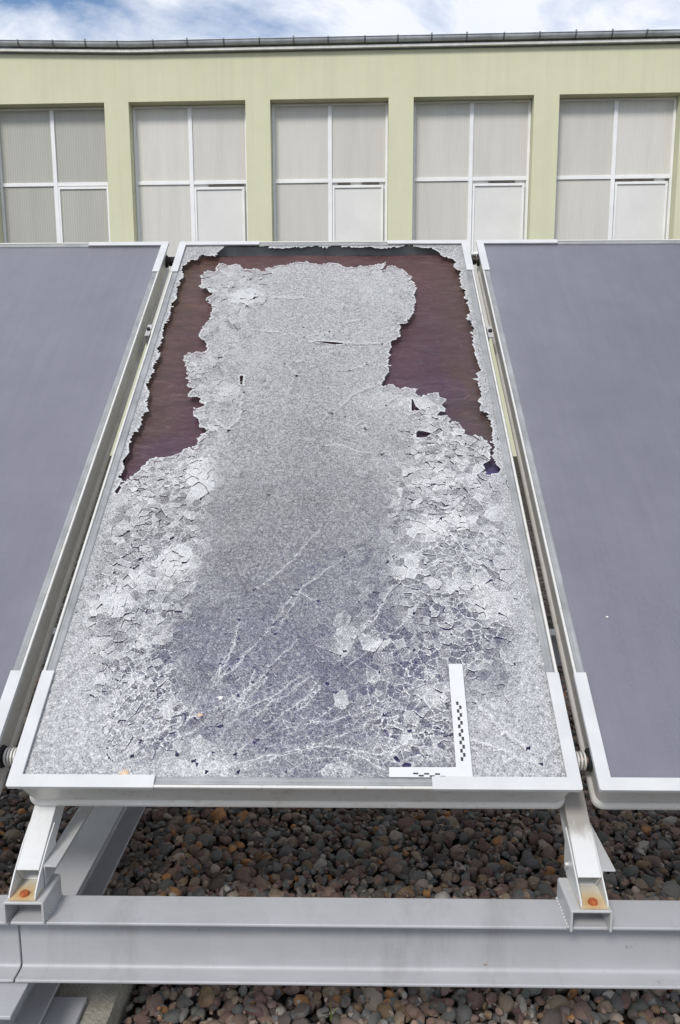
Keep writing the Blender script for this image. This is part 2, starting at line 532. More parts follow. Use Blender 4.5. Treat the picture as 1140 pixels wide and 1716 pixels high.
# ------------------------------------------------------------------ ground
bm = bmesh.new()
add_box(bm, -300, 300, -300, 300, -1.0, -0.034)
ground = bm_obj('gravel_ground', bm, M['ground'])
tag(ground, kind='structure')

def pebble_verts(seed):
    rs = random.Random(seed)
    b = bmesh.new()
    bmesh.ops.create_icosphere(b, subdivisions=2, radius=1.0)
    ax = (rs.uniform(0.9, 1.45), rs.uniform(0.75, 1.1), rs.uniform(0.55, 0.95))
    planes = []
    for _ in range(rs.choice((4, 6, 9))):
        d = Vector((rs.gauss(0, 1), rs.gauss(0, 1), rs.gauss(0, 1))).normalized()
        planes.append((d, rs.uniform(0.55, 0.85)))
    for v in b.verts:
        p = v.co.copy()
        for d, h in planes:                       # worn flats
            k = p.dot(d)
            if k > h:
                p -= d * (k - h) * 0.97
        p *= 1 + 0.09 * math.sin(3.1 * p.x + seed) * math.cos(2.7 * p.y + 1.3 * seed)
        v.co = Vector((p.x * ax[0], p.y * ax[1], p.z * ax[2]))
    co = np.array([v.co[:] for v in b.verts])
    fc = np.array([[v.index for v in f.verts] for f in b.faces])
    b.free()
    return co, fc

VAR = [pebble_verts(s) for s in range(1, 25)]
PEB_ME = []
for k, (co, fc) in enumerate(VAR):
    me = bpy.data.meshes.new('pebble')
    me.from_pydata(co.tolist(), [], fc.tolist())
    me.shade_smooth()
    me.set_sharp_from_angle(angle=R(34))
    me.materials.append(M['pebble'])
    PEB_ME.append(me)

BLOCKS = [(-0.72, -0.352, -0.45, 0.21), (-0.72, -0.352, 1.35, 1.95)]
def in_block(x, y, m=0.0):
    return any(a - m < x < b + m and c - m < y < d + m for a, b, c, d in BLOCKS)

peb = []
for layer, sp, smin, smax, zc in ((0, 0.0245, 0.010, 0.016, -0.020), (1, 0.0275, 0.0095, 0.025, -0.013)):
    nx, ny = int(2.75 / sp), int(2.2 / sp)
    for i in range(nx):
        for j in range(ny):
            x = -1.28 + (i + 0.5 * (j % 2) + random.uniform(-0.42, 0.42)) * sp
            y = -0.27 + (j + random.uniform(-0.42, 0.42)) * sp
            if in_block(x, y, 0.012):
                continue
            if layer == 1 and random.random() < 0.10:
                continue
            r = smin + (smax - smin) * random.random() ** 2.0
            z = zc + random.uniform(-0.006, 0.006) - 0.2 * (r - smin)
            peb.append((x, y, z, r, random.randrange(len(VAR))))

def rotm(rs):
    return Matrix.Rotation(rs.uniform(0, 6.28), 3, 'Z') @ Matrix.Rotation(rs.gauss(0, 0.45), 3, 'X') @ Matrix.Rotation(rs.gauss(0, 0.45), 3, 'Y')

cw = cam.matrix_world.inverted()
def screen(p):
    q = cw @ Vector(p)
    d = -q.z
    if d < 0.05:
        return None
    return (q.x / d * 1347.7 + 570, 858 - q.y / d * 1347.7, d)
score = []
for i, (x, y, z, r, k) in enumerate(peb):
    s = screen((x, y, z + r * 0.5))
    vis = False
    if s and -5 < s[0] < 1145 and z > -0.028:
        vis = (1672 < s[1] < 1725 and s[0] > 215) or (1366 < s[1] < 1490 and (s[0] > 235 - (s[1] - 1360) * 0.43 or s[0] < 28) and s[0] > -5)
    score.append((r / s[2] if vis else 0, i))
score.sort(reverse=True)
single = set(i for sc, i in score[:300] if sc > 0)
mv, mf, off = [], [], 0
rs = random.Random(5)
for i, (x, y, z, r, k) in enumerate(peb):
    rm = rotm(rs)
    if i in single:
        o = bpy.data.objects.new('pebble', PEB_ME[k])
        COL.objects.link(o)
        o.parent = ground
        o.location = (x, y, z)
        o.rotation_euler = rm.to_euler()
        o.scale = (r, r, r)
    else:
        co, fc = VAR[k]
        mv.append(co @ np.array(rm).T * r + np.array((x, y, z)))
        mf.append(fc + off)
        off += len(co)
# fine grit lying between the pebbles
b = bmesh.new()
bmesh.ops.create_icosphere(b, subdivisions=1, radius=1.0)
gco = np.array([v.co[:] for v in b.verts]); gfc = np.array([[v.index for v in f.verts] for f in b.faces]); b.free()
for i in range(7000):
    x, y = random.uniform(-1.25, 1.45), random.uniform(-0.2, 1.6)
    if in_block(x, y, 0.005):
        continue
    r = random.uniform(0.003, 0.0075)
    rm = rotm(rs)
    co = gco * (1 + np.array([[random.uniform(-0.3, 0.3)] for _ in gco])) * np.array((1.2, 0.9, 0.75))
    mv.append(co @ np.array(rm).T * r + np.array((x, y, random.uniform(-0.018, -0.001))))
    mf.append(gfc + off)
    off += len(gco)
V = np.concatenate(mv); F = np.concatenate(mf)
me = bpy.data.meshes.new('pebbles')
me.vertices.add(len(V)); me.vertices.foreach_set('co', V.astype(np.float32).ravel())
me.loops.add(F.size); me.loops.foreach_set('vertex_index', F.astype(np.int32).ravel())
me.polygons.add(len(F)); me.polygons.foreach_set('loop_start', np.arange(0, F.size, 3, dtype=np.int32))
me.update(calc_edges=True)
me.shade_smooth()
me.set_sharp_from_angle(angle=R(34))
o = link('pebbles', me, M['pebble'], ground)
o['kind'] = 'stuff'

# a sprig of grass growing among the pebbles
bm = bmesh.new()
for ang, h, lean in ((0.2, 0.034, 0.4), (1.9, 0.045, 0.15), (3.4, 0.028, 0.5), (4.7, 0.038, 0.3)):
    d = Vector((math.cos(ang), math.sin(ang), 0)); s = d.cross(Vector((0, 0, 1))) * 0.0016
    prev = None
    for i in range(5):
        t = i / 4
        c = d * (lean * h * t * t + 0.002) + Vector((0, 0, h * t - 0.012))
        w = s * (1 - t * 0.9)
        row = [bm.verts.new(c - w), bm.verts.new(c + w + d * 0.0005)]
        if prev:
            bm.faces.new((prev[0], prev[1], row[1], row[0]))
        prev = row
gt = NT('grass_blade')
grass = bm_obj('grass_sprig', bm, gt.finish(gt.principled((0.12, 0.17, 0.035), 0.6)))
grass.location = (0.062, 0.094, 0.004)
tag(grass, 'tiny green grass sprig sprouting between the pebbles in front of the beam', 'grass')

# ------------------------------------------------------------------ building behind
bld = empty('building', (0.6, 12.0, 0.0), (0, 0, R(-1.5)))
tag(bld, 'pale green rendered building with a row of large ribbed windows and a zinc gutter', 'building')
PITCH, OPW, ZT, ZS, ZW, DEP = 2.225, 1.84, 5.51, 1.9, 6.30, 0.25
S0, S1 = -12.2, 12.6
ops = [(-4.025 + PITCH * k, -4.025 + PITCH * k + OPW, k) for k in range(-3, 7)]
bm = bmesh.new()
xs = [S0] + [v for a, b, _ in ops for v in (a, b)] + [S1]
zs = [-0.9, ZS, ZT, ZW]
g = {}
def gv(i, j, y=0.0):
    key = (i, j, y)
    if key not in g:
        g[key] = bm.verts.new((xs[i], y, zs[j]))
    return g[key]
for i in range(len(xs) - 1):
    for j in range(3):
        if j == 1 and i % 2 == 1:
            a, b, c, d = (i, 1), (i + 1, 1), (i + 1, 2), (i, 2)
            for p, q in ((a, b), (b, c), (c, d), (d, a)):
                bm.faces.new((gv(*p), gv(*q), gv(*q, DEP), gv(*p, DEP)))
            continue
        bm.faces.new((gv(i, j), gv(i + 1, j), gv(i + 1, j + 1), gv(i, j + 1)))
n = len(xs) - 1
back = {}
for i in (0, n):
    for j in (0, 3):
        back[(i, j)] = bm.verts.new((xs[i], 9.0, zs[j]))
bm.faces.new([gv(0, j) for j in range(4)] + [back[(0, 3)], back[(0, 0)]])
bm.faces.new([gv(n, j) for j in range(4)] + [back[(n, 3)], back[(n, 0)]])
bm.faces.new([gv(i, 3) for i in range(n + 1)] + [back[(n, 3)], back[(0, 3)]])
bm.faces.new((back[(0, 0)], back[(n, 0)], back[(n, 3)], back[(0, 3)]))
bm_obj('wall', bm, M['wall'], bld)

def bars(bm, rects, y0, y1):
    for x0, x1, z0, z1 in rects:
        add_box(bm, x0, x1, y0, y1, z0, z1)

FY = DEP - 0.06                      # front of the window frames inside the recess
for a, b, k in ops:
    mid = (a + b) / 2
    top, t1, t2 = ZT - 0.004, 4.345, 3.16
    dark = k == -1
    bm = bmesh.new()
    e = 0.045
    bars(bm, [(a + 0.003, a + e, ZS + .003, top), (b - e, b - 0.003, ZS + .003, top)], FY, FY + 0.058)
    bars(bm, [(a + e, b - e, top - 0.035, top), (a + e, b - e, ZS + .003, ZS + 0.055)], FY + 0.003, FY + 0.055)
    bars(bm, [(mid - 0.032, mid + 0.032, ZS + 0.055, top - 0.035)], FY + 0.001, FY + 0.056)
    for z in (t1, t2):
        bars(bm, [(a + e, mid - 0.032, z - 0.028, z + 0.028), (mid + 0.032, b - e, z - 0.028, z + 0.028)], FY + 0.004, FY + 0.054)
    win = bm_obj('window', bm, M['frame_white'], bld, bevel=0.004, seg=1)
    win['label'] = 'large white framed window with ribbed translucent panes'
    rows = [(t1 + 0.028, top - 0.035), (t2 + 0.028, t1 - 0.028), (ZS + 0.055, t2 - 0.028)]
    cols = [(a + e, mid - 0.032), (mid + 0.032, b - e)]
    for ri, (z0, z1) in enumerate(rows):
        for ci, (x0, x1) in enumerate(cols):
            if ri == 1 and ci == 1:
                # opening sash: its own thin frame, hung a little lower, gap with worn seal above
                gz = z1 - (0.012 if dark else 0.045)
                bm = bmesh.new()
                w = 0.04
                bars(bm, [(x0 + .006, x0 + w, z0 + .004, gz), (x1 - w - (0.0 if dark else 0.02), x1 - .006 - (0.0 if dark else 0.02), z0 + .004, gz)], FY - 0.012, FY + 0.045)
                bars(bm, [(x0 + w, x1 - w - (0.0 if dark else 0.02), gz - w, gz), (x0 + w, x1 - w - (0.0 if dark else 0.02), z0 + .004, z0 + w)], FY - 0.010, FY + 0.043)
                sash = bm_obj('sash_frame', bm, M['frame_white'], win, bevel=0.004, seg=1)
                box('sash_panel', x0 + w, x1 - w - (0.0 if dark else 0.02), FY + 0.01, FY + 0.03, z0 + w, gz - w, M['rib_dark'] if dark else M['sash'], win)
                if not dark:
                    q = random.Random(k)
                    x = x0 + 0.01
                    while x < x1 - 0.05:
                        x2 = min(x1 - 0.01, x + q.uniform(0.05, 0.25))
                        if q.random() < 0.75:
                            box('worn_seal', x, x2, FY + 0.012, FY + 0.04, gz + 0.012 + q.uniform(0, 0.012), z1 - q.uniform(0.002, 0.016), M['seal'], win)
                        x = x2 + 0.002
                    box('pane', x0, x1, FY + 0.046, FY + 0.052, z0, z1, M['sash'], win)
            else:
                box('pane', x0, x1, FY + 0.025, FY + 0.04, z0, z1, M['rib_dark'] if dark else M['rib'], win)

# eaves: drip flashing, half-round gutter with brackets; the eaves rise a little at the left
def lift(s):
    t = max(0.0, (-4.0 - s))
    return min(0.14, 0.028 * t)
path = [S0 + i * (S1 - S0) / 60 for i in range(61)]
def sweep(name, prof, mat, smooth=True):
    bm = bmesh.new()
    rows = [[bm.verts.new((s, y, z + lift(s))) for y, z in prof] for s in path]
    for A, B in zip(rows, rows[1:]):
        for i in range(len(prof) - 1):
            bm.faces.new((A[i], B[i], B[i + 1], A[i + 1]))
    return bm_obj(name, bm, mat, bld, smooth=smooth)
sweep('fascia', [(-0.002, 6.190), (-0.02, 6.190), (-0.02, 6.206), (-0.002, 6.206)], M['zinc_dark'], False)
sweep('drip_edge', [(-0.002, 6.206), (-0.075, 6.206), (-0.078, 6.238), (-0.002, 6.238)], M['drip'], False)
gz = 6.33
prof = [(-0.085 - 0.062 * math.cos(t), gz - 0.062 * math.sin(t)) for t in [math.pi * i / 12 for i in range(13)]]
prof = [(-0.140, gz + 0.004), (-0.144, gz + 0.010), (-0.154, gz + 0.008), (-0.154, gz)] + prof + [(-0.010, gz + 0.02)]
sweep('gutter', prof, M['zinc'])
s = S0 + 0.2
q = random.Random(3)
while s < S1:
    bm = bmesh.new()
    z = gz + lift(s)
    w = 0.012
    pr = [(-0.085 - 0.065 * math.cos(t), z - 0.065 * math.sin(t)) for t in [math.pi * i / 10 for i in range(11)]]
    A = [bm.verts.new((s - w, y, zz)) for y, zz in pr]
    B = [bm.verts.new((s + w, y, zz)) for y, zz in pr]
    for i in range(len(pr) - 1):
        bm.faces.new((A[i], B[i], B[i + 1], A[i + 1]))
    add_box(bm, s - w, s + w, -0.158, -0.142, z - 0.004, z + q.choice((0.012, 0.016, 0.03)))
    bm_obj('gutter_bracket', bm, M['zinc_dark'], bld)
    s += 0.53 * q.uniform(0.93, 1.07)
bm = bmesh.new()
vs4 = [bm.verts.new(p) for p in ((S0 - .1, -0.02, 6.36), (S1 + .1, -0.02, 6.36), (S1 + .1, 9.1, 6.85), (S0 - .1, 9.1, 6.85),
                                 (S0 - .1, -0.02, 6.31), (S1 + .1, -0.02, 6.31), (S1 + .1, 9.1, 6.31), (S0 - .1, 9.1, 6.31))]
for f in ((0, 1, 2, 3), (7, 6, 5, 4), (0, 4, 5, 1), (1, 5, 6, 2), (2, 6, 7, 3), (3, 7, 4, 0)):
    bm.faces.new([vs4[i] for i in f])
bm_obj('roof', bm, M['zinc'], bld)

# ------------------------------------------------------------------ steel substructure
def ibeam_profile(x0, x1, z0, z1, tf, tw, r=0.007):
    c = (x0 + x1) / 2
    h = tw / 2
    def fil(cx, cz, a0):
        return [(cx + r * math.cos(R(a0 + s)), cz + r * math.sin(R(a0 + s))) for s in (0, 30, 60, 90)]
    p = [(x0, z0), (x1, z0), (x1, z0 + tf)]
    p += list(reversed(fil(c + h + r, z0 + tf + r, 180)))
    p += list(reversed(fil(c + h + r, z1 - tf - r, 90)))
    p += [(x1, z1 - tf), (x1, z1), (x0, z1), (x0, z1 - tf)]
    p += list(reversed(fil(c - h - r, z1 - tf - r, 0)))
    p += list(reversed(fil(c - h - r, z0 + tf + r, 270)))
    p += [(x0, z0 + tf)]
    return p

def cross_beam(name, xa, xb, yc, label):
    bm = bmesh.new()
    add_prism(bm, ibeam_profile(yc - 0.0375, yc + 0.0375, 0.192, 0.310, 0.0065, 0.006), 0, xa, xb)
    o = bm_obj(name, bm, M['beam'], None, bevel=0.0022, seg=2, angle=50)
    o.data.shade_smooth()
    m = o.modifiers.new('wn', 'WEIGHTED_NORMAL')
    tag(o, label, 'beam')
    return o
SEAM = -0.4855
cross_beam('cross_beam', SEAM + 0.0012, 1.70, -0.0195, 'long grey painted steel beam running across the front below the collectors')
cross_beam('cross_beam', -2.2, SEAM - 0.0012, -0.0195, 'grey painted front beam whose end butts the seam at the left edge')
cross_beam('cross_beam', -2.2, 1.70, 1.56, 'grey painted rear beam hidden in shade behind the collectors')

def base_beam(xr, label, group=None):
    bm = bmesh.new()
    add_prism(bm, ibeam_profile(xr - 0.11, xr, 0.075, 0.1895, 0.0075, 0.006), 1, -0.128, 1.90)
    o = bm_obj('base_beam', bm, M['beam'], None, bevel=0.002, seg=2, angle=50)
    o.data.shade_smooth()
    o.modifiers.new('wn', 'WEIGHTED_NORMAL')
    tag(o, label, 'beam')
    return o
base_beam(-0.4615, 'grey steel base beam running back under the left seam of the front beam')
base_beam(1.66, 'grey steel base beam carrying the right end of the front beam')

def block(x0, x1, y0, y1, label):
    bm = bmesh.new()
    add_box(bm, x0, x1, y0, y1, -0.15, 0.052)
    bmesh.ops.subdivide_edges(bm, edges=bm.edges[:], cuts=14, use_grid_fill=True)
    rs = random.Random(x0 + y0)
    for v in bm.verts:
        k = 0.004
        v.co += Vector((rs.uniform(-k, k), rs.uniform(-k, k), rs.uniform(-0.0015, 0.0015)))
    e = empty('concrete_footing', ((x0 + x1) / 2, (y0 + y1) / 2, 0))
    tag(e, label, 'footing')
    o = bm_obj('block', bm, M['concrete'], e, smooth=True)
    o.data.set_sharp_from_angle(angle=R(40))
    o.location = (-(x0 + x1) / 2, -(y0 + y1) / 2, 0)
    return e
def plate(e, x0, x1, y0, y1):
    o = box('base_plate', x0 - e.location.x, x1 - e.location.x, y0 - e.location.y, y1 - e.location.y, 0.0545, 0.0645, M['beam'], e, bevel=0.001)
    bm = bmesh.new()
    xc = (x0 + x1) / 2 - 0.03 - e.location.x
    add_box(bm, xc - 0.05, xc + 0.05, y0 + 0.02 - e.location.y, y1 - 0.02 - e.location.y, 0.0655, 0.0740)
    bm_obj('shim', bm, M['galv'], e)
e = block(*BLOCKS[0], 'rough mossy concrete footing under the near end of the left base beam'); plate(e, -0.66, -0.404, -0.30, 0.062)
e = block(*BLOCKS[1], 'rough concrete footing under the far end of the left base beam'); plate(e, -0.66, -0.404, 1.45, 1.85)
e = block(1.42, 1.79, -0.45, 0.21, 'concrete footing under the near end of the right base beam'); plate(e, 1.48, 1.72, -0.30, 0.06)
e = block(1.42, 1.79, 1.35, 1.95, 'concrete footing under the far end of the right base beam'); plate(e, 1.48, 1.72, 1.45, 1.85)

CB, SB = math.cos(TILT), math.sin(TILT)
def PW(u, v, w):
    return Vector((u, v * CB - w * SB, HB + v * SB + w * CB))

def mounting_frame(xc, xs, yf, vend, label, rail='rail'):
    """inclined rail, base bar, rear leg, shoe and saddle; xc rail centre, xs saddle centre"""
    e = empty('mounting_frame', (xc, yf, 0.31))
    tag(e, label, 'support frame', 'frames that carry the collectors')
    def put(o):
        o.location = (-xc, -yf, -0.31)
        return o
    hw, th = 0.0200, 0.003
    # rail: square tube, open at the lower end
    wt, wb = -0.0985, -0.1425
    bm = bmesh.new()
    v0, v1 = -vend, 1.95
    rings = []
    for (du, a, b) in ((hw, wt, wb), (hw - th, wt - th, wb + th)):
        rings.append([[PW(xc + sx * du, v, w) for sx, w in ((-1, a), (1, a), (1, b), (-1, b))] for v in (v0, v1)])
    O0 = [bm.verts.new(p) for p in rings[0][0]]; O1 = [bm.verts.new(p) for p in rings[0][1]]
    I0 = [bm.verts.new(p) for p in rings[1][0]]; I1 = [bm.verts.new(p) for p in rings[1][1]]
    for i in range(4):
        j = (i + 1) % 4
        bm.faces.new((O0[i], O0[j], O1[j], O1[i]))
        bm.faces.new((I0[j], I0[i], I1[i], I1[j]))
        bm.faces.new((O0[j], O0[i], I0[i], I0[j]))
        bm.faces.new((O1[i], O1[j], I1[j], I1[i]))
    put(bm_obj('rail', bm, M[rail], e, bevel=0.0012))
    # shoe: U of folded plate that takes the end of the rail
    zf = 0.3505
    fl = box('shoe_floor', xc - hw - 0.0035, xc + hw + 0.0035, yf + 0.004, 0.03, zf, zf + 0.003, M['stain'], e)
    fl.data.transform(Matrix.Translation((-xc, -(yf + 0.016), -zf)))
    fl.location = (0, 0.016, zf - 0.31)
    tip = PW(xc, v0, wt)
    for sx in (-1, 1):
        bm = bmesh.new()
        x0 = xc + sx * (hw + 0.0008)
        x1 = xc + sx * (hw + 0.0036)
        poly = [(yf + 0.004, zf + 0.0032), (0.045, zf + 0.0032), (0.048, tip.z + 0.046), (0.012, tip.z + 0.026), (tip.y - 0.002, tip.z - 0.004), (yf + 0.008, zf + 0.012)]
        add_prism(bm, poly, 0, min(x0, x1), max(x0, x1))
        put(bm_obj('cheek_plate', bm, M['rail'], e, bevel=0.0006, seg=1))
        bm = bmesh.new()
        add_tube(bm, (x1, 0.018, tip.z - 0.008), (x1 + sx * 0.007, 0.018, tip.z - 0.008), 0.0055, 6)
        put(bm_obj('bolt', bm, M['bolt'], e, bevel=0.0006))
    bm = bmesh.new()
    add_tube(bm, (xc, yf + 0.016, zf + 0.003), (xc, yf + 0.016, zf + 0.009), 0.0085, 10, r2=0.0070)
    hb = put(bm_obj('bolt_head', bm, M['rust'], e, bevel=0.001))
    hb['label'] = 'orange rusted bolt head in the open rail shoe'
    # saddle: inverted channel welded onto the beam
    bm = bmesh.new()
    t = 0.004
    x0, x1 = xs - 0.035, xs + 0.035
    r = 0.004
    poly = [(x0, 0.3102), (x0 + t, 0.3102), (x0 + t, 0.3495 - t), (x1 - t, 0.3495 - t), (x1 - t, 0.3102), (x1, 0.3102)]
    poly += [(x1, 0.3495 - r), (x1 - r * 0.3, 0.3495 - r * 0.3), (x1 - r, 0.3495), (x0 + r, 0.3495), (x0 + r * 0.3, 0.3495 - r * 0.3), (x0, 0.3495 - r)]
    add_prism(bm, poly, 1, yf, 0.022)
    put(bm_obj('saddle', bm, M['galv'], e, bevel=0.0007, seg=1))
    bm = bmesh.new()
    add_tube(bm, (xc + 0.004, yf + 0.016, 0.3453), (xc + 0.004, yf + 0.016, 0.336), 0.0035, 8)
    add_tube(bm, (xc + 0.004, yf + 0.016, 0.3453), (xc + 0.004, yf + 0.016, 0.341), 0.0065, 6)
    put(bm_obj('nut', bm, M['bolt'], e))
    for sx in (-1, 1):
        bm = bmesh.new()
        for i in range(10):
            y = yf + 0.012 + (0.022 - yf - 0.016) * i / 9
            bmesh.ops.create_icosphere(bm, subdivisions=1, radius=0.0032, matrix=Matrix.Translation((xs + sx * 0.0352, y, 0.3112)))
        put(bm_obj('weld', bm, M['galv'], e, smooth=True))
    # base bar and rear leg close the triangle
    bx0, bx1 = xc + hw + 0.0042, xc + hw + 0.028
    bm = bmesh.new()
    add_prism(bm, [(bx0, 0.3515), (bx0 + 0.003, 0.3515), (bx0 + 0.003, 0.3875), (bx1, 0.3875), (bx1, 0.391), (bx0, 0.391)], 1, -0.018, 1.60)
    put(bm_obj('base_bar', bm, M['galv'], e, bevel=0.0008))
    top = PW(xc, 1.88, wb)
    put(box('rear_leg', xc - 0.02, xc + 0.02, top.y - 0.02, top.y + 0.02, 0.3105, top.z + 0.012, M['galv'], e, bevel=0.001))
    return e
mounting_frame(-0.461, -0.458, -0.061, 0.105, 'white inclined rail with rusted shoe bolt under the left edge of the shattered collector')
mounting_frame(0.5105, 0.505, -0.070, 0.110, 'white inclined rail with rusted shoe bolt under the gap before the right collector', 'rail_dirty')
mounting_frame(-1.62, -1.616, -0.061, 0.105, 'inclined rail under the far side of the left intact collector')
mounting_frame(1.49, 1.486, -0.061, 0.105, 'inclined rail under the far side of the right intact collector')

# ------------------------------------------------------------------ solar collectors
PWD, PLN = 1.0, 2.0
def ring(bm, inset, w, r, n=6):
    return [bm.verts.new((x, y, w)) for x, y in rrect(-PWD / 2 + inset, PWD / 2 - inset, inset, PLN - inset, r, n)]
def loft(bm, specs, cap_last=False, cap_first=False):
    rows = [ring(bm, *s) for s in specs]
    for A, B in zip(rows, rows[1:]):
        m = len(A)
        for i in range(m):
            bm.faces.new((A[i], A[(i + 1) % m], B[(i + 1) % m], B[i]))
    if cap_last:
        bm.faces.new(rows[-1])
    if cap_first:
        bm.faces.new(list(reversed(rows[0])))

def corner_cover(sx, sy, lu, lv, parent):
    """white L-shaped sleeve over one corner of the rim; sx, sy = which corner"""
    o_, wdt = -0.0012, 0.0225
    def P(a, b):                      # a from the side, b from the end
        x = (PWD / 2 - a) * sx
        y = b if sy < 0 else PLN - b
        return (x, y)
    bm = bmesh.new()
    c = 0.003
    L = [P(o_ + c, o_), P(lu, o_), P(lu, wdt), P(wdt, wdt), P(wdt, lv), P(o_, lv), P(o_, o_ + c)]
    add_prism(bm, L, 2, -0.0027, 0.0014)
    S = [P(o_ + c, o_), P(lu, o_), P(lu, -0.0002), P(c, -0.0002), P(-0.0002, c), P(-0.0002, lv), P(o_, lv), P(o_, o_ + c)]
    add_prism(bm, S, 2, -0.0075, -0.00265)
    return bm_obj('corner_cover', bm, M['cover'], parent, bevel=0.0007, seg=2)

def collector(xc, label, broken=False):
    e = empty('solar_collector', (xc, 0, HB), (TILT, 0, 0))
    tag(e, label, 'solar collector', 'collectors mounted in a row')
    bm = bmesh.new()
    loft(bm, [(0.0075, -0.012, .004), (0.0055, -0.0035, .004), (0.0048, -0.0004, .004), (0.0040, 0, .005), (0.0008, 0, .006), (0, -0.0008, .006), (0, -0.006, .006),
              (0.0035, -0.009, .010), (0.006, -0.016, .014), (0.0085, -0.040, .018), (0.0125, -0.072, .016), (0.0135, -0.080, .018), (0.0095, -0.085, .020), (0.0085, -0.088, .020), (0.0085, -0.095, .020), (0.011, -0.097, .020)], cap_last=True)
    o = bm_obj('tray', bm, M['alu'], e, smooth=True)
    o.data.set_sharp_from_angle(angle=R(28))
    # seam where two rim lengths meet under the cover end, and the pale label strip along the bottom lip
    bm = bmesh.new()
    add_box(bm, -0.300, -0.255, 0.0078, 0.0090, -0.0942, -0.0882)
    add_box(bm, 0.290, 0.325, 0.0078, 0.0090, -0.0942, -0.0882)
    bm_obj('lip_clip', bm, M['cover'], e)
    bm = bmesh.new()
    loft(bm, [(0.0078, -0.0052, .004), (0.0060, -0.0034, .004), (0.0085, -0.0030, .004), (0.0118, -0.0036, .004), (0.0128, -0.0046, .004), (0.0145, -0.0034, .005), (0.0205, -0.0032, .006), (0.0220, -0.0054, .006)])
    bm_obj('gasket', bm, M['gasket'], e, smooth=True)
    bm = bmesh.new()
    loft(bm, [(0.016, -0.0115, .004), (0.0175, -0.0115, .004), (0.019, -0.046, .004)])
    bm_obj('inner_wall', bm, M['gasket'], e)
    bm = bmesh.new()
    vs = [bm.verts.new(p) for p in ((-PWD / 2 + .0192, .0192, -.045), (PWD / 2 - .0192, .0192, -.045), (PWD / 2 - .0192, PLN - .0192, -.045), (-PWD / 2 + .0192, PLN - .0192, -.045))]
    bm.faces.new(vs)
    bm_obj('insulation', bm, M['dark'], e)
    # absorber sheet with gentle waves
    nx, ny = 60, 110
    U = np.linspace(-PWD / 2 + 0.026, PWD / 2 - 0.026, nx); Vv = np.linspace(0.03, PLN - 0.058, ny)
    UU, VV = np.meshgrid(U, Vv)
    ww = -0.0250 + (0.012 if broken else 0.002) * (fbm(UU * 5 + 31 + xc, VV * 9 + 12, 4) - 0.5)
    me = bpy.data.meshes.new('absorber')
    idx = np.arange(nx * ny).reshape(ny, nx)
    F = np.stack([idx[:-1, :-1], idx[:-1, 1:], idx[1:, 1:], idx[1:, :-1]], -1).reshape(-1, 4)
    me.from_pydata(np.stack([UU, VV, ww], -1).reshape(-1, 3).tolist(), [], F.tolist())
    me.shade_smooth()
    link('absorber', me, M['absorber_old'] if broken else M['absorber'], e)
    for sx in (-1, 1):
        corner_cover(sx, -1, 0.2575, 0.237, e)
        corner_cover(sx, 1, 0.278, 0.206, e)
    if not broken:
        box('glass_cover', -PWD / 2 + .0135, PWD / 2 - .0135, .0135, PLN - .0135, -0.0102, -0.0062, M['pane_glass'], e)
    # header pipe stubs that leave the sides near the corners
    for sx in (-1, 1):
        for v in (0.082, 1.955):
            bm = bmesh.new()
            x0 = sx * (PWD / 2 - 0.012)
            add_tube(bm, (x0, v, -0.05), (sx * (PWD / 2 - 0.003), v, -0.05), 0.021, 18)
            bm_obj('grommet', bm, M['black'], e, smooth=False, bevel=0.002)
    return e

mid = collector(0.0, 'middle solar collector with shattered crazed glass and bare purple-brown absorber showing', True)
left = collector(-1.0405, 'intact solar collector with violet grey glass left of the shattered one')
right = collector(1.031, 'intact solar collector with violet grey glass right of the shattered one')

def coupling(xa, xb, v, mat_ring, label):
    e = empty('pipe_coupling', PW((xa + xb) / 2, v, -0.05), (TILT, 0, 0))
    tag(e, label, 'pipe fitting', 'couplings between neighbouring collectors')
    h = (xb - xa) / 2
    bm = bmesh.new()
    add_tube(bm, (-h - 0.006, 0, 0), (h + 0.006, 0, 0), 0.0105, 16)
    bm_obj('pipe', bm, M['brass'], e, smooth=False)
    bm = bmesh.new()
    k = max(3, int(2 * h / 0.0055))
    for i in range(k):
        x = -h + (i + 0.5) * 2 * h / k
        add_tube(bm, (x - 0.0019, 0, 0), (x + 0.0019, 0, 0), 0.0165, 18)
    bm_obj('corrugation', bm, mat_ring, e, bevel=0.0008)
    return e
coupling(-0.5405, -0.5, 0.082, M['alu'], 'ribbed pipe coupling low in the gap beside the left collector')
coupling(0.5, 0.531, 0.080, M['alu'], 'ribbed pipe coupling low in the gap beside the right collector')
coupling(-0.5405, -0.5, 1.955, M['black'], 'black pipe coupling at the top of the gap beside the left collector')
coupling(0.5, 0.531, 1.955, M['black'], 'black pipe coupling at the top of the gap beside the right collector')

def clamp(u, v, label):
    e = empty('panel_clamp', PW(u, v, -0.02), (TILT, 0, 0))
    tag(e, label, 'clamp', 'clamps in the gaps between collectors')
    bm = bmesh.new()
    add_box(bm, -0.0075, 0.0075, -0.03, 0.03, -0.004, 0.0)
    add_box(bm, -0.0072, -0.0042, -0.03, 0.03, -0.0790, -0.004)
    bm_obj('bracket', bm, M['galv'], e, bevel=0.0008)
    bm = bmesh.new()
    add_tube(bm, (0, 0, 0.0), (0, 0, 0.007), 0.006, 6)
    bm_obj('bolt_head', bm, M['black'], e)
    return e
clamp(-0.520, 1.474, 'small metal clamp in the gap beside the left collector')
clamp(0.5165, 1.458, 'small metal clamp in the gap beside the right collector')

